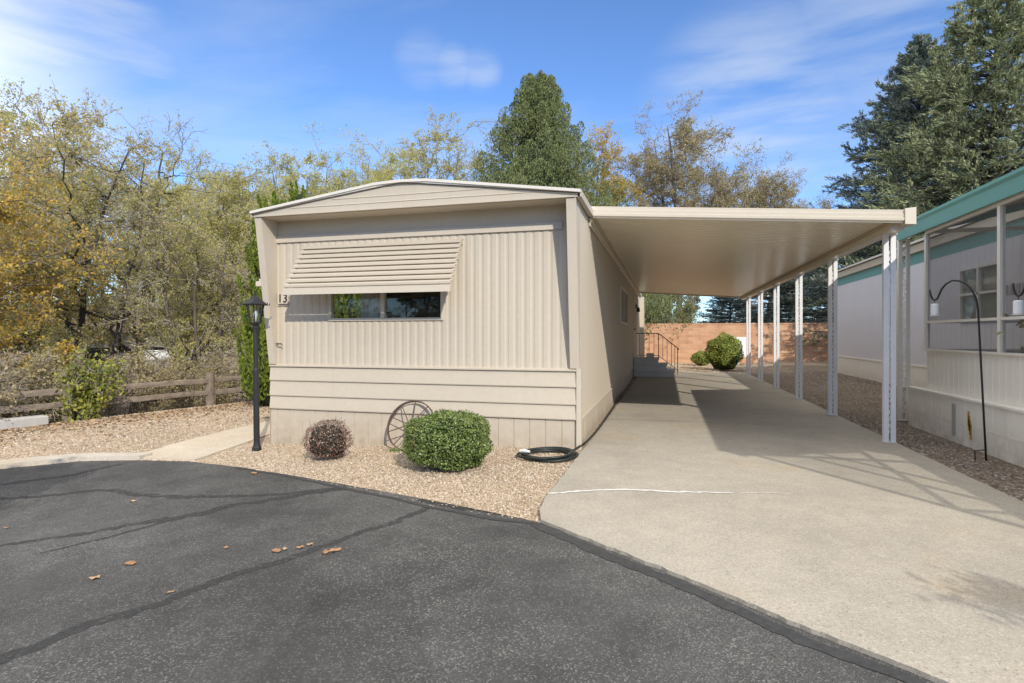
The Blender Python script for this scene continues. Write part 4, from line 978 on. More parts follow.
mb = MB(); mb.box(NX - .018, NX + .01, NY0, NY1, .66, .70); ribs(mb, 0, NX + .002, -1, NY0, NY1, -.25, .66, [(0, .008), (1.2, .008), (1.21, 0), (1.225, 0), (1.235, .008)]); NP.append(mb.build('skirting', M['porch_cream']))
mb = MB(); mb.prism([(NX - .10, 3.18), (NX - .10, 3.35), (NX + .0, 3.36), (NX + .0, 3.18)], 1, NY0, NY1 + .2); NP.append(mb.build('eave_fascia', M['tan_trim']))
mb = MB(); mb.prism([(NX - .16, 3.365), (7.5, 3.66), (9.8, 3.365), (9.8, 3.40), (7.5, 3.70), (NX - .16, 3.415)], 1, NY0 - .05, NY1 + .25); NP.append(mb.build('roof', M['roof_edge']))
wf = MB(); y0, y1, z0, z1 = NWIN
for a in ((y0, y1, z0, z0 + .06), (y0, y1, z1 - .06, z1), (y0, y0 + .06, z0 + .06, z1 - .06), (y1 - .06, y1, z0 + .06, z1 - .06), ((y0 + y1) / 2 - .03, (y0 + y1) / 2 + .03, z0 + .06, z1 - .06), (y0 + .06, y1 - .06, (z0 + z1) / 2 - .02, (z0 + z1) / 2 + .02)):
    wf.box(NX - .035, NX + .03, *a)
nwo = wf.build('window', M['porch_frame']); NP.append(nwo)
p = MB(); p.box(NX + .0, NX + .004, y0 + .06, y1 - .06, z0 + .06, z1 - .06); o_ = p.build('pane', M['glass']); o_.parent = nwo
p = MB(); p.box(NX + .05, NX + .06, y0, y1, z0, z1); o_ = p.build('curtain', M['curtain']); o_.parent = nwo
mb = MB()
for q in range(4): mb.box(NX - .02, NX - .004, 10.55 + q * .16, 10.65 + q * .16, 2.02, 2.18)
NP.append(mb.build('vent', M['curtain']))
parent_keep(NP, nb)
pr = empty('screened_porch', (4.5, 6, .05), 'screened side porch with teal roof edge and cream knee wall at right', 'porch')
PP = []
PX, PY0, PY1 = 3.60, 3.0, 9.35
def porch_roof_z(x): return 2.97 + (x - 3.5) * .22
mb = MB(); mb.prism([(3.52, porch_roof_z(3.52) + .02), (NX - .12, porch_roof_z(NX - .12) + .02), (NX - .12, porch_roof_z(NX - .12) + .06), (3.52, porch_roof_z(3.52) + .06)], 1, 2.85, 10.3); PP.append(mb.build('roof', M['brown_wood']))
mb = MB(); mb.prism([(3.50, 2.83), (3.53, 2.83), (3.53, 3.055), (3.46, 3.055), (3.46, 3.02), (3.49, 2.99)], 1, 2.83, 10.32)
mb.prism([(3.53, 2.87), (NX - .12, 3.27), (NX - .12, 3.46), (3.53, 3.055)], 1, 2.82, 2.85); mb.prism([(3.53, 2.87), (NX - .12, 3.27), (NX - .12, 3.46), (3.53, 3.055)], 1, 10.3, 10.33)
PP.append(mb.build('roof_edge', M['teal']))
mb = MB(); mb.box(PX - .03, PX + .03, PY0, PY1, 2.80, 2.865); PP.append(mb.build('top_beam', M['porch_frame']))
ypost = [PY1, 7.50, 5.65, 3.80, PY0]
for y in ypost:
    mb = MB(); mb.box(PX - .026, PX + .026, y - .03, y + .03, 1.172, 2.798); PP.append(mb.build('post', M['porch_frame']))
for a, b in zip(ypost[1:], ypost): 
    mb = MB(); mb.box(PX - .02, PX + .02, a + .031, b - .031, 1.53, 1.562); PP.append(mb.build('mid_rail', M['porch_frame']))
    mb = MB(); mb.box(PX - .002, PX + .002, a + .031, b - .031, 1.173, 1.529); PP.append(mb.build('screen', M['screen']))
    mb = MB(); mb.box(PX - .002, PX + .002, a + .031, b - .031, 1.563, 2.797); PP.append(mb.build('screen', M['screen']))
for y in (PY0, PY1):
    mb = MB(); mb.box(4.5 - .025, 4.5 + .025, y - .025, y + .025, 1.172, 3.12); mb.box(PX + .03, 4.474, y - .02, y + .02, 1.53, 1.562); mb.box(4.526, NX - .03, y - .02, y + .02, 1.53, 1.562); mb.box(PX + .03, NX - .03, y - .025, y + .025, 2.81, 2.862)
    PP.append(mb.build('end_frame', M['porch_frame']))
    if y == PY1:
        mb = MB(); mb.box(PX + .031, 4.473, y - .002, y + .002, 1.564, 2.808); PP.append(mb.build('screen', M['screen']))
        mb = MB(); mb.box(4.527, NX - .031, y - .002, y + .002, 1.564, 2.808); PP.append(mb.build('screen', M['screen']))
mb = MB(); KW = [(0, .004), (.11, .004), (.116, 0), (.124, 0), (.13, .004)]; ribs(mb, 0, PX, -1, PY0, PY1, .60, 1.16, KW); ribs(mb, 1, PY1, 1, PX, NX - .02, .60, 1.16, KW); ribs(mb, 1, PY0, -1, PX, NX - .02, .60, 1.16, KW); PP.append(mb.build('knee_wall', M['porch_cream']))
mb = MB(); mb.box(PX - .035, PX + .035, PY0 - .02, PY1 + .02, 1.145, 1.172); mb.box(PX + .036, NX - .03, PY0 - .035, PY0 + .035, 1.145, 1.172); mb.box(PX + .036, NX - .03, PY1 - .035, PY1 + .035, 1.145, 1.172); PP.append(mb.build('sill', M['porch_frame']))
mb = MB(); mb.box(PX + .02, NX - .02, PY0 + .02, PY1 - .02, .55, .60); PP.append(mb.build('floor', M['brown_wood']))
# base panels of the porch, scored like tiles
mb = MB(); BX = 3.52
ribs(mb, 0, BX, -1, PY0 - .1, 9.75, -.25, .575, [(0, .006), (.285, .006), (.288, 0), (.296, 0), (.30, .006)]); mb.box(BX + .002, NX, 9.74, 9.75, -.2, .575); mb.box(BX + .002, NX, PY0 - .1, PY0 - .09, -.2, .575)
mb.box(BX - .03, PX - .002, PY0 - .12, 9.78, .576, .60)
mb.box(BX - .0095, BX - .0065, PY0 - .1, 9.7, .27, .277)
PP.append(mb.build('base_panel', M['porch_cream']))
mb = MB(); mb.box(BX - .016, BX - .008, 8.32, 8.40, .10, .50); PP.append(mb.build('panel_gap', M['curtain']))
mb = MB()
for q in range(4): mb.box(BX - .013, BX - .0075, 7.93 + q * .018, 7.965 + q * .018, .12 + q * .05, .30 + q * .05)
PP.append(mb.build('rust_stain', M['yellow_stain']))
mb = MB(); mb.lathe([(.0, 2.62), (.07, 2.64), (.09, 2.70), (.05, 2.76), (.02, 2.80), (.02, 3.0)], 4.6, 7.35, 12); PP.append(mb.build('ceiling_lamp', M['lamp_glass'], smooth=True))
parent_keep(PP, pr)
cpost = make_post(M['porch_cream'], 2.80, .11); cpost.parent = pr
cpost.location = (3.58 - pr.location.x, 10.1 - pr.location.y, .04 - pr.location.z); cpost.rotation_euler.z = .15
# hanging pot and plant inside the porch
hpot = empty('hanging_planter', (4.05, 7.42, 1.6), 'beige plastic planter hanging inside the porch by the second screen post', 'planter')
mb = MB(); mb.lathe([(.10, 0), (.17, .30), (.185, .34), (.165, .34), (.14, .28)], n=14); mb.build('pot', M['terracotta'], hpot, smooth=True)
mb = MB(); mb.tube([(.17, 0, .33), (0, 0, .75), (0, 0, 1.30)], .004, 5); mb.tube([(-.17, 0, .33), (0, 0, .75)], .004, 5); mb.build('hanger', M['black_iron'], hpot)
pl = empty('potted_plant', (4.0, 7.05, .60), 'leafy plant in a dark pot on the porch floor', 'potted plant')
mb = MB(); mb.lathe([(.13, 0), (.19, .36), (.20, .40), (.17, .40)], n=14); mb.build('pot', M['dark_paint'], pl, smooth=True)
r = np.random.default_rng(5); cc = r.normal(0, 1, (700, 3)) * np.array([.16, .16, .20]) + np.array([0, 0, .68]); lv, lf = cards(r, cc, .11, .045, axis=np.array([[0, 0, .6]]), spread=.7); np_obj('foliage', lv, [(lf, 0)], M['leaf_tan'], pl)
# shepherd hooks and feeders
def hook(loc, H_, arm, label, dirx):
    h_ = empty('shepherd_hook', loc, label, 'shepherd hook', 'black shepherd hooks by the porch'); dx, dy = dirx
    pts = [(0, 0, -.1), (0, 0, .8), (0, 0, H_ - .34)]
    for fx, dz in ((.03, .22), (.10, .13), (.22, .05), (.36, .01), (.50, 0), (.64, .03), (.74, .08), (.80, .14), (.85, .19), (.91, .205), (.97, .18), (1.0, .13), (1.01, .08)):
        pts.append((dx * arm * fx, dy * arm * fx, H_ - dz))
    ex, ey, ez = dx * arm * .91, dy * arm * .91, H_ - .205
    mb = MB(); mb.tube(pts, .0105, 7); mb.build('pole', M['black_iron'], h_, smooth=True)
    mb = MB(); mb.tube([(-.10, 0, -.1), (-.10, 0, .12), (0, 0, .13)], .007, 6); mb.build('prong', M['black_iron'], h_)
    return h_, (ex, ey, ez)
def feeder(loc, label, s=1.):
    f_ = empty('bird_feeder', loc, label, 'bird feeder', 'white feeders on the hooks')
    mb = MB(); mb.lathe([(.055 * s, -.25 * s), (.065 * s, -.24 * s), (.065 * s, -.06 * s), (.05 * s, -.045 * s), (.01, -.04 * s)], n=12); mb.build('jar', M['white_box'], f_, smooth=False)
    mb = MB(); mb.lathe([(.075 * s, -.27 * s), (.08 * s, -.255 * s), (.055 * s, -.25 * s)], n=12); mb.build('tray', M['porch_frame'], f_)
    mb = MB(); mb.tube([(.0, 0, -.045 * s), (.0, 0, .012)], .004, 5); mb.build('hanger', M['black_iron'], f_); return f_
h1, e1 = hook((3.33, 7.22, gz(3.33, 7.22)), 1.98, .47, 'tall black shepherd hook standing in gravel, whole arm and curl in view', (-.62, .78)); h1.rotation_euler = (0, math.radians(-2.6), 0)
bpy.context.view_layer.update()
p1 = h1.matrix_world @ Vector(e1); feeder((p1.x, p1.y, p1.z - .012), 'small white feeder hanging from the fully visible shepherd hook', .62)
h2, e2 = hook((3.40, 6.02, gz(3.40, 6.02)), 1.93, .45, 'shepherd hook at the right picture edge with only its curl in view', (-.50, .87))
bpy.context.view_layer.update()
p2 = h2.matrix_world @ Vector(e2); feeder((p2.x, p2.y, p2.z - .012), 'white feeder hanging from the hook at the right picture edge', .60)

# ------------------------------------------------------------------ left side: fence, slab, brush
fe = empty('split_rail_fence', (-9.6, 9, -.15), 'weathered split rail fence with wire netting along the gravel bank', 'fence')
FE = []; A = np.array((-11.0, 3.7)); Dv = np.array((.277, .961))
fp = [A + Dv * (6.72 - 2.55 * k_) for k_ in range(-3, 3)]
fp = [np.array((-9.51, 10.17)) + Dv * 2.6 * k_ for k_ in range(-3, 4)]
rf = random.Random(4)
def lumpy(mb, a, b, w, h, k=6):
    a = Vector(a); b = Vector(b); t = (b - a).normalized(); s = t.cross(Vector((0, 0, 1))).normalized() if abs(t.z) < .9 else Vector((1, 0, 0)); uu = s.cross(t)
    vs = []; fs = []
    for q in range(k + 1):
        c = a.lerp(b, q / k) + s * rf.uniform(-.012, .012) + uu * rf.uniform(-.012, .012)
        for sx, sy in ((-1, -1), (1, -1), (1.1, 0), (1, 1), (-.6, 1.15), (-1, .7)): vs.append(c + s * sx * w / 2 * rf.uniform(.85, 1.1) + uu * sy * h / 2 * rf.uniform(.85, 1.1))
    for q in range(k):
        for j in range(6): fs.append((q * 6 + j, q * 6 + (j + 1) % 6, q * 6 + 6 + (j + 1) % 6, q * 6 + 6 + j))
    fs += [(0, 1, 2, 3, 4, 5), tuple(k * 6 + j for j in range(5, -1, -1))]; mb.add(vs, fs)
for k_, p in enumerate(fp):
    z = gz(*p); mb = MB(); lumpy(mb, (p[0], p[1], z - .3), (p[0], p[1], z + .66 + rf.uniform(-.02, .03)), .145, .13, 5); FE.append(mb.build('post', M['weathered_wood']))
for a, b in zip(fp, fp[1:]):
    za, zb = gz(*a), gz(*b)
    for h in (.27, .53):
        mb = MB(); lumpy(mb, (a[0], a[1], za + h + rf.uniform(-.03, .03)), (b[0], b[1], zb + h + rf.uniform(-.03, .03)), .065, .092, 9); FE.append(mb.build('rail', M['weathered_wood']))
    mb = MB(); q0 = a + np.array((-.10, .03)); q1 = b + np.array((-.10, .03))
    nx_ = 26
    for q in range(nx_):
        x = q0 + (q1 - q0) * q / nx_; mb.tube([(x[0], x[1], za - .02), (x[0], x[1], za + .58)], .003, 3, cap=False)
    for h in np.arange(.02, .6, .09): mb.tube([(q0[0], q0[1], za + h), (q1[0], q1[1], zb + h)], .003, 3, cap=False)
    FE.append(mb.build('wire_netting', M['rust']))
parent_keep(FE, fe)
mb = MB(); mb.box(-.55, .55, -.12, .12, 0, .16); sl = mb.build('concrete_slab', M['grey_block'], bevel=.015); sl.location = (-10.28, 6.7, -.15); sl.rotation_euler.z = 1.25
tag(sl, 'pale concrete slab lying at the foot of the fence', 'slab')

# trees on the far side of the fence
elm('cottonwood_tree', (-14.9, 8.7, -1.55), 8.2, 2.9, 21, 'tall tree with large orange gold leaves at the far left edge', 'leaf_gold', .08, 9, 'bark_dark', .2, 13, 95, 6, 5, 2, .5)
elm('elm_tree', (-15.8, 12.1, -1.6), 9.4, 3.3, 22, 'big dark-trunked elm with thin olive leaves, second from the left', 'leaf_olive', .068, 10, 'bark_dark', .24, 15, 125, 6, 5, 2, .25)
elm('elm_tree', (-19.0, 16.6, -1.6), 11.2, 3.3, 23, 'tall elm with a bare crooked top rising above its neighbours at left', 'leaf_olive', .075, 11, 'bark_dark', .22, 16, 130, 6, 5, 1, .6)
elm('elm_tree', (-13.6, 14.2, -1.5), 7.4, 3.0, 31, 'pale olive elm reaching over the fence post', 'leaf_lemon', .060, 9, 'bark', .12, 14, 110, 6, 5, 3)
e1_ = elm('elm_tree', (-18.8, 20.5, -1.6), 10.6, 3.5, 24, 'thin-leaved elm left of the lamp post, low rounded crown', 'leaf_olive', .082, 12, 'bark', .12, 17, 150, 6, 5, 2)
e2_ = elm('elm_tree', (-17.2, 26.9, -1.6), 13.4, 4.4, 25, 'olive gold elm behind the left slope of the home roof', 'leaf_lemon', .092, 13, 'bark', .12, 18, 170, 6, 5, 2, .1)
def again(src, loc, s, rz, label, sz=1.):
    c = copy_tree(src); c.location = loc; c.scale = (s, s, s * sz); c.rotation_euler.z = rz; c['label'] = label; return c
again(e1_, (-16.6, 22.3, -1.6), 1.05, 1.9, 'grey twiggy elm directly above the lamp post', 1.06)
again(e2_, (-15.7, 30.0, -1.5), 1.03, 2.4, 'elm with tallest crown left of the roof peak', 1.04)
again(e1_, (-13.2, 33.6, -1.2), 1.5, 4.0, 'elm directly behind the roof peak', 1.0)
again(e2_, (-10.6, 33.5, -.8), 1.02, .7, 'elm half hidden by the left side of the juniper', 1.0)
again(e2_, (-22.5, 23.5, -1.6), .88, 3.9, 'lower elm filling the gap behind the crooked tall one')
again(e1_, (-22.0, 14.5, -1.6), 1.05, 5.0, 'elm filling the gap behind the two left trunks')
again(e1_, (-24.5, 31.0, -1.6), 1.25, 1.1, 'far elm showing between the crooked elm and the lamp post')
again(e2_, (-14.0, 26.0, -1.5), .86, 5.2, 'elm just left of the roof peak with a flat top')
again(e2_, (-20.5, 28.5, -1.6), .95, 1.3, 'elm far behind the yellow-green tip on the left roof slope')
for x_, y_, s_, q_, src_, nm_ in ((-19.0, 23.6, .98, 2.9, e1_, 'elm filling the screen between lamp post and roof corner, nearer row'), (-19.5, 33.5, .98, .4, e2_, 'elm in the far row behind the roof slope'), (-27.0, 27.5, 1.0, 3.4, e2_, 'elm in the far row behind the fence post'), (-31.5, 22.5, 1.0, 5.5, e2_, 'elm in the far row behind the crooked tall elm'), (-30.0, 16.5, .9, 1.0, e2_, 'elm in the far row behind the orange gold tree'), (-22.5, 37.5, 1.05, 4.4, e2_, 'elm in the far row left of the roof peak'), (-9.0, 37.5, 1.0, 3.0, e2_, 'elm between the roof peak and the juniper')):
    again(src_, (x_, y_, -1.5), s_, q_, nm_)
elm('golden_tree', (-4.4, 38.3, 0), 15.6, 2.9, 26, 'golden leaved tree right of the dark juniper', 'leaf_gold', .13, 9, 'bark', .2, 14, 100, 6, 5, 2, .3)
hh = elm('elm_tree', (1.3, 43.8, 0), 18.0, 5.2, 27, 'tallest grey olive elm rising above the carport roof', 'leaf_tan', .115, 11, 'bark', .25, 20, 230, 7, 6, 2, .25, lean=(-.6, 0))
again(hh, (7.0, 49.5, 0), .86, 2.2, 'smaller elm above the carport, right of the tallest one')
again(hh, (10.2, 52.0, 0), .74, 4.2, 'thin low elm above the carport nearest the spruces')
columnar('juniper_tree', (-6.6, 30.3, -.3), 16.2, 7.9, 41, 'tall dense dark green juniper cone behind the home roof', 'tree', 'juniper', 170000, .115, .95, 46)
columnar('arborvitae', (-8.05, 10.3, -.2), 4.6, .62, 42, 'bright yellow-green arborvitae column behind the lamp post', 'tree', 'arbor', 12000, .11, .45, 12)
columnar('arborvitae', (-12.45, 17.36, -.9), 7.75, .85, 43, 'yellow-green arborvitae tip peeking over the left roof slope', 'tree', 'arbor', 9000, .14, .55, 12)
columnar('arborvitae', (-7.35, 12.0, -.2), 3.6, .62, 44, 'yellow-green arborvitae seen only through the left front window pane', 'tree', 'arbor', 7000, .11, .45, 12)
s1 = conifer('spruce_tree', (11.7, 31.2, 0), 15.4, 6.5, 51, 'broad blue-green spruce right of the carport', 'tree', 'spruce', None, .05, 44, .78, .19)
s2 = conifer('spruce_tree', (12.9, 27.4, 0), 15.7, 7.1, 52, 'sunlit tallest spruce at the right picture edge', 'tree', 'spruce_warm', None, .05, 44, .76, .18)
c = copy_tree(s1); c.location = (8.1, 38.6, 0); c.scale = (.70, .70, .55); c.rotation_euler.z = 2; c['label'] = 'dark spruce seen under the carport beside the scroll posts'
c = copy_tree(s1); c.location = (12.8, 39.5, 0); c.scale = (.75, .75, .56); c.rotation_euler.z = 4; c['label'] = 'dark spruce seen between the carport posts and the neighbour home'
deciduous('willow_tree', (.3, 35.5, 0), 6.2, 3.2, 61, 'pale silvery willow seen under the carport above the brick wall', 'tree', 'leaf_pale', None, 3, .12, 8, 'bark', (9, 7, 6, 4), .1)
c = copy_tree(s1); c.location = (4.3, 41.5, 0); c.scale = (.5, .5, .34); c.rotation_euler.z = 1; c['label'] = 'low dark spruce between the willow and the scroll posts'

# brush and bushes along the fence
def thicket(name, loc, h, w, seed, label, leafmat, leaf=.05, per=2, stems=9, leaf_frac=.6, group=None):
    return deciduous(name, loc, h, w, seed, label, 'bush', leafmat, group, stems, leaf, per, 'twig', (6, 5, 4, 3), .08, leaf_frac=leaf_frac)
b1 = thicket('brush', (-10.4, 12.6, -.35), 1.75, 1.1, 71, 'grey leafless brush behind the fence right of the post', 'leaf_tan', .055, 5, 7, .6)
thicket('leafy_bush', (-10.15, 7.95, -.2), 1.35, .40, 72, 'bush with large yellow-green leaves in front of the fence', 'leaf_yellowgreen', .085, 6, 4, .9)
b2 = thicket('brush', (-11.5, 9.4, -.6), 1.7, 1.1, 73, 'brown leafy brush behind the fence, between leafy bush and post', 'leaf_tan', .065, 8, 6, 1.)
def again_b(src, loc, s, rz, label):
    c = copy_tree(src); c.location = loc; c.scale = (s, s, s); c.rotation_euler.z = rz; c['label'] = label; return c
again_b(b1, (-11.3, 7.2, -.5), .95, 1.3, 'grey tangle of brush behind the fence at the left edge')
again_b(b1, (-11.8, 11.2, -.7), .9, 2.7, 'grey brush behind the fence just left of the post')
again_b(b2, (-11.6, 7.9, -.5), .95, 4.4, 'brown brush behind the fence left of the leafy bush')
again_b(b2, (-12.2, 6.6, -.8), 1.15, 5.4, 'brown brush behind the concrete slab')
again_b(b2, (-11.0, 10.6, -.5), .8, 1.9, 'low brown brush against the fence left of the post')
again_b(b1, (-9.6, 14.6, -.4), 1.05, 4.0, 'tall grey brush behind the lamp post')
again_b(b2, (-13.0, 8.0, -1.2), 1.0, .8, 'brown brush under the orange gold tree')
again_b(b2, (-12.6, 15.8, -1.3), 1.2, 3.3, 'tan brush on the bank behind the lamp post')
again_b(b1, (-16.5, 17.0, -1.6), 1.2, .2, 'high grey brush at the bottom of the gully')
again_b(b1, (-10.9, 16.8, -.6), 1.2, 3.0, 'grey brush beside the arborvitae tip')
b3 = thicket('golden_bush', (-13.6, 8.9, -1.3), 2.5, 1.0, 75, 'low bush with orange yellow leaves behind the fence', 'leaf_gold', .11, 8, 6, 1.0)

# buildings and a car far beyond the gully
fh = empty('distant_house', (-40, 33, -1.6), 'tan house with brown roof far beyond the trees', 'house', rz=.7)
mb = MB(); mb.box(-7, 7, -4, 4, -.5, 3.2); mb.build('wall', M['far_wall'], fh)
mb = MB(); mb.prism([(-4.6, 3.15), (4.6, 3.15), (0, 5.2)], 0, -7.5, 7.5); mb.build('roof', M['far_roof'], fh)
for x in (-4, 0, 4):
    mb = MB(); mb.box(x - .8, x + .8, -4.05, -4.0, .9, 2.1); mb.build('window', M['dark_paint'], fh)
sh = empty('distant_shed', (-30, 30.5, -1.6), 'white shed glimpsed through the brush left of the lamp post', 'shed', rz=.75)
mb = MB(); mb.box(-2.5, 2.5, -1.5, 1.5, -.3, 1.5); mb.build('wall', M['white_box'], sh)
mb = MB(); mb.prism([(-1.8, 1.45), (1.8, 1.45), (0, 2.0)], 0, -2.8, 2.8); mb.build('roof', M['roof_top'], sh)
mb = MB(); mb.box(-.5, .5, -1.54, -1.5, 0, 1.3); mb.build('door', M['grey_block'], sh)
ca = empty('parked_car', (-26.0, 24.3, -1.62), 'dark car parked beyond the gully, glimpsed above the fence rail', 'car', rz=.6)
mb = MB(); mb.prism([(-2.2, .3), (2.2, .3), (2.25, .75), (1.9, .86), (1.1, .95), (.5, 1.42), (-1.0, 1.45), (-1.9, .98), (-2.25, .9)], 1, -.85, .85); mb.build('body', M['car_dark'], ca, bevel=.06)
mb = MB(); mb.prism([(.98, .97), (.45, 1.36), (-.95, 1.38), (-1.6, 1.0)], 1, -.856, .856); mb.build('windows', M['glass'], ca)
for x in (-1.4, 1.4):
    for y in (-.8, .8):
        mb = MB(); mb.tube([(x, y - .1, .32), (x, y + .1, .32)], .32, 16); mb.build('wheel', M['dark_paint'], ca)

# trees across the road, behind the viewer (they make the branch shadows and the window reflection)
bt = deciduous('roadside_tree', (-9.3, -22.5, 0), 9, 4.0, 81, 'olive tree across the road behind the viewer', 'tree', 'leaf_yellowgreen', None, 2, .14, 5, 'bark', (9, 7, 6, 4), .15)
again(bt, (-3.0, -24.5, 0), 1.05, 2., 'second olive tree across the road behind the viewer')
again(bt, (-16.5, -21.0, 0), 1.1, 4., 'third olive tree across the road behind the viewer')
for q_, (x_, y_, s_, nm_) in enumerate(((-22.5, -22, 1., 'fourth'), (3.5, -24, 1.05, 'fifth'), (9.5, -25, 1.0, 'sixth'), (-28, -18, 1.05, 'seventh'), (-33, -12, 1., 'eighth'), (16, -25, 1.1, 'ninth'), (-13, -26, 1.1, 'tenth'), (0, -28, 1.2, 'eleventh'))):
    again(bt, (x_, y_, 0), s_, q_ * 1.3, nm_ + ' olive tree in the row across the road behind the viewer')
again_b(b1, (-18.5, -18.0, 0), 2.2, 1., 'big bush across the road behind the viewer')
again_b(b1, (-14.0, -18.5, 0), 2.0, 3., 'second big bush across the road behind the viewer')
again_b(b1, (-22.0, -18.0, 0), 2.1, 5., 'third big bush across the road behind the viewer')
elm('sapling', (3.72, .52, gz(3.72, .52)), 2.35, .30, 83, 'thin sapling in the gravel beside the driveway mouth', 'leaf_tan', .07, 4, 'bark', .78, 4, 8, 3, 3, 1)
elm('shadow_tree', (-3.75, .05, -.1), 3.3, .55, 84, 'small dense round tree out of view at left, added for its shadow', 'leaf_olive', .085, 26, 'bark', .62, 10, 60, 6, 5, 1)  # added out of view, only to drop a shadow on the left asphalt

# fallen leaves one could count on the asphalt
r = np.random.default_rng(17)
spots = [(-2.04, 3.21), (-2.08, 3.17), (-2.39, 3.18), (-2.3, 3.22), (-2.42, 3.14), (-2.27, 3.28), (-2.81, 3.14), (-3.22, 2.8), (-3.23, 2.58), (-2.6, 2.5), (-4.91, 3.21), (-4.57, 4.0), (-4.21, 5.1)]
lf0 = MB(); n_ = 9; vs = [(0, 0, .012)]
for q in range(n_):
    a = 2 * PI * q / n_; rr_ = (.045, .030)[q % 2]; vs.append((rr_ * math.cos(a) * 1.2, rr_ * math.sin(a), .004 + .010 * (q % 3 == 0)))
lf0.add(vs, [(0, 1 + q, 1 + (q + 1) % n_) for q in range(n_)])
leafmats = []
for q, cc_ in enumerate(((.40, .23, .12), (.34, .19, .10), (.46, .30, .18))): leafmats.append(paint('dry_leaf', cc_, .8, .4, 30))
protos = []
for q, (x, y) in enumerate(spots):
    if q < 3: o = lf0.build('fallen_leaf', leafmats[q]); protos.append(o)
    else: o = protos[q % 3].copy(); COL.objects.link(o)
    s = r.uniform(.35, .85); o.location = (x, y, gz(x, y) + .016); o.rotation_euler = (0, 0, r.uniform(0, 6)); o.scale = (s, s, s)
    tag(o, 'dry orange brown fallen leaf lying flat on the asphalt', 'leaf', 'fallen leaves on the asphalt')
# leaf litter by the fence: uncountable
N = 1900; x = -10.2 + r.exponential(.7, N) * .9; y = r.uniform(5.2, 11.5, N); x = x + (y - 6.6) * .288; k_ = inside(x, y, gravel_poly)
x, y = x[k_], y[k_]; cc = np.stack([x, y, g(x, y) + .022], 1)
lv, lf = cards(r, cc, .065, .045, axis=r.normal(size=(len(cc), 3)) * np.array([1, 1, .15]), normal=np.array([[0, 0, 1.]]), spread=.25)
tag(np_obj('leaf_litter', lv, [(lf, 0)], M['litter']), kind='stuff')

# ------------------------------------------------------------------ camera, sun, sky
cam = bpy.data.cameras.new('camera'); co = bpy.data.objects.new('camera', cam); COL.objects.link(co)
co.location = (0, 0, 1.365); co.rotation_euler = (PI / 2, 0, math.radians(15.1))
cam.sensor_width = 36; cam.lens = 568 / 1024 * 36; cam.shift_y = -6.5 / 1024; cam.clip_end = 2000; cam.clip_start = .05
scene.camera = co
SD_ = Vector((2.52, -3.63, 2.65)).normalized()
su = bpy.data.lights.new('sun', 'SUN'); su.energy = 3.95; su.angle = math.radians(.5); su.color = (1, .93, .82)
so_ = bpy.data.objects.new('sun', su); COL.objects.link(so_); so_.rotation_euler = SD_.to_track_quat('Z', 'Y').to_euler()
w = bpy.data.worlds.new('World'); scene.world = w; w.use_nodes = True; nt = w.node_tree
bg = nt.nodes['Background']; out = nt.nodes['World Output']
sky = nd(nt, 'ShaderNodeTexSky', sky_type='NISHITA'); sky.sun_disc = False; sky.sun_elevation = math.asin(SD_.z); sky.sun_rotation = math.atan2(SD_.x, SD_.y)
sky.altitude = 1600; sky.air_density = 1.0; sky.dust_density = .4; sky.ozone_density = 1.6
tint = nd(nt, 'ShaderNodeMix', data_type='RGBA', blend_type='MULTIPLY'); tint.inputs[0].default_value = 1; tint.inputs[7].default_value = (.98, 1.26, 1.62, 1); nt.links.new(sky.outputs[0], tint.inputs[6]); nt.links.new(tint.outputs[2], bg.inputs['Color']); bg.inputs['Strength'].default_value = .15
tc = nd(nt, 'ShaderNodeTexCoord'); sep = nd(nt, 'ShaderNodeSeparateXYZ'); nt.links.new(tc.outputs['Generated'], sep.inputs[0])
zz = nd(nt, 'ShaderNodeMath', operation='MAXIMUM'); zz.inputs[1].default_value = .08; nt.links.new(sep.outputs[2], zz.inputs[0])
cx_ = nd(nt, 'ShaderNodeCombineXYZ')
for k_ in (0, 1):
    dv = nd(nt, 'ShaderNodeMath', operation='DIVIDE'); nt.links.new(sep.outputs[k_], dv.inputs[0]); nt.links.new(zz.outputs[0], dv.inputs[1]); nt.links.new(dv.outputs[0], cx_.inputs[k_])
mp = nd(nt, 'ShaderNodeMapping'); mp.inputs['Scale'].default_value = (.40, .85, 1); mp.inputs['Rotation'].default_value = (0, 0, .5); mp.inputs['Location'].default_value = (3.1, 1.7, 0); nt.links.new(cx_.outputs[0], mp.inputs['Vector'])
cn = noise(nt, mp.outputs[0], 1.1, 7, .58)
wisp = None
for (az, el, wd, st_) in ((-53.3, 21.8, 9, .55), (-24, 25.6, 3.0, .3), (-21, 25.2, 2.4, .45), (-18.3, 25.0, 2.4, .36), (7.5, 19.5, 11, .5), (18, 24, 9, .35), (-38, 13, 8, .5)):
    a_, e_ = math.radians(az), math.radians(el); dd = nd(nt, 'ShaderNodeVectorMath', operation='DOT_PRODUCT'); dd.inputs[1].default_value = (math.sin(a_) * math.cos(e_), math.cos(a_) * math.cos(e_), math.sin(e_)); nt.links.new(tc.outputs['Generated'], dd.inputs[0])
    v_ = nd(nt, 'ShaderNodeMapRange', interpolation_type='SMOOTHSTEP'); v_.inputs[1].default_value = math.cos(math.radians(wd)); v_.inputs[2].default_value = 1; v_.inputs[4].default_value = st_; nt.links.new(dd.outputs['Value'], v_.inputs[0])
    if wisp is None: wisp = v_.outputs[0]
    else:
        mxx = nd(nt, 'ShaderNodeMath', operation='MAXIMUM'); nt.links.new(wisp, mxx.inputs[0]); nt.links.new(v_.outputs[0], mxx.inputs[1]); wisp = mxx.outputs[0]
wn = nd(nt, 'ShaderNodeMapRange', interpolation_type='SMOOTHSTEP'); wn.inputs[1].default_value = .30; wn.inputs[2].default_value = .72
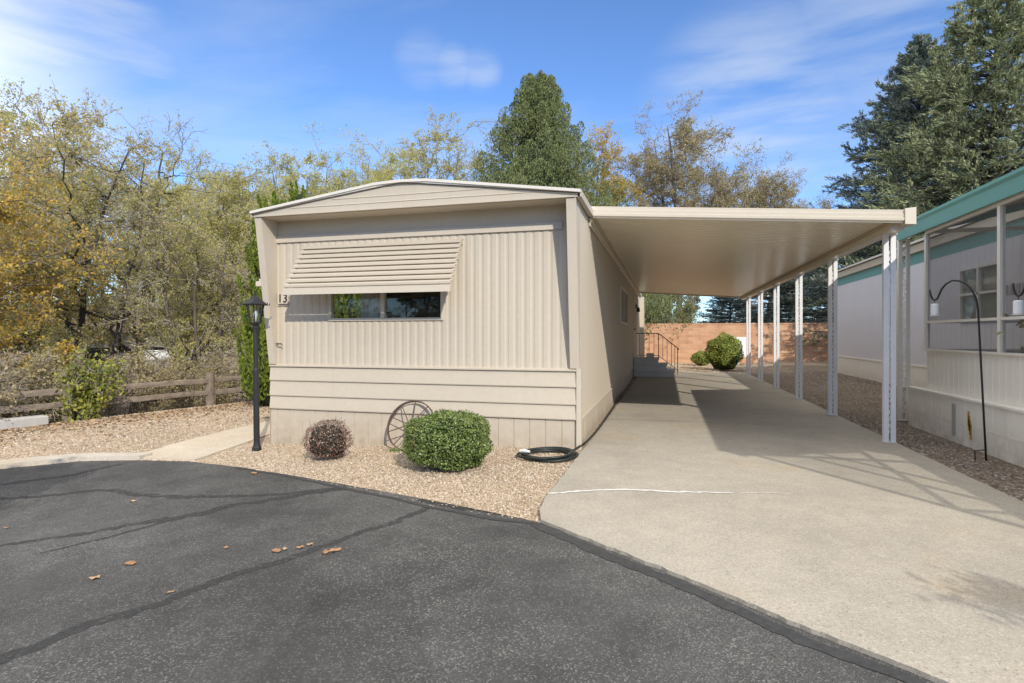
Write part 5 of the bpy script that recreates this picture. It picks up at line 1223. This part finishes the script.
mpw = nd(nt, 'ShaderNodeMapping'); mpw.inputs['Scale'].default_value = (4.5, 4.5, 26); mpw.inputs['Rotation'].default_value = (.12, -.1, 0); nt.links.new(tc.outputs['Generated'], mpw.inputs['Vector']); nt.links.new(noise(nt, mpw.outputs[0], 1., 6, .55), wn.inputs[0])
wm = nd(nt, 'ShaderNodeMath', operation='MULTIPLY'); nt.links.new(wisp, wm.inputs[0]); nt.links.new(wn.outputs[0], wm.inputs[1])
cr0 = ramp(nt, cn, [(.42, (0, 0, 0)), (.80, (.5, .5, .5))])
crm = nd(nt, 'ShaderNodeMath', operation='MAXIMUM'); nt.links.new(cr0, crm.inputs[0]); nt.links.new(wm.outputs[0], crm.inputs[1]); cr = crm.outputs[0]
bg2 = nd(nt, 'ShaderNodeBackground'); bg2.inputs['Color'].default_value = (.80, .88, 1, 1); bg2.inputs['Strength'].default_value = .95
# unseen bright cloud veil added as fill light, overhead and over the left sky
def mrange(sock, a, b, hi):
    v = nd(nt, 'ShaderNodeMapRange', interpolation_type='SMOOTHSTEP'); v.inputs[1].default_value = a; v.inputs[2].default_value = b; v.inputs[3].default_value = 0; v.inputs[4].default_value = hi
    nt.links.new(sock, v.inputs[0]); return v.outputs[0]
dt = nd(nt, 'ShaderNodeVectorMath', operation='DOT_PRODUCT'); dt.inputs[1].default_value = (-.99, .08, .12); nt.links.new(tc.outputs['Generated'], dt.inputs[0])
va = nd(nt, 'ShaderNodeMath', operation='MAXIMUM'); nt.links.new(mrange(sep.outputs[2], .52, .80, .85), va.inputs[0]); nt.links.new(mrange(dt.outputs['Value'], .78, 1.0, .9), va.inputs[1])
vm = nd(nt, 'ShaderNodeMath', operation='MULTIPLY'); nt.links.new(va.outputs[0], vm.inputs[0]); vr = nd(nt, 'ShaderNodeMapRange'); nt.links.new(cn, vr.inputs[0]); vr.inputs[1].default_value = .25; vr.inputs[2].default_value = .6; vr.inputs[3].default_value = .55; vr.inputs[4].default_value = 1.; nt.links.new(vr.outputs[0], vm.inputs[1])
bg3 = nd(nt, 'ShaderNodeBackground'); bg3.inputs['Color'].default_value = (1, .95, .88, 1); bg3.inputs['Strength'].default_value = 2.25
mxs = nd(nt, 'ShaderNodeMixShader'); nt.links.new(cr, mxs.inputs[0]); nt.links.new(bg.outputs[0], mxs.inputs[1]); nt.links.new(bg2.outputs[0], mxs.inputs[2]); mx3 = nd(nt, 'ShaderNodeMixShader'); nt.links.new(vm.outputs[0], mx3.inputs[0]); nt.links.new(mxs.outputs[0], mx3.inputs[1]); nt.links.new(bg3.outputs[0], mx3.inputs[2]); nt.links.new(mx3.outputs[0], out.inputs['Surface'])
scene.view_settings.view_transform = 'Standard'; scene.view_settings.look = 'None'; scene.view_settings.exposure = 0
scene.cycles.max_bounces = 8; scene.cycles.transparent_max_bounces = 16
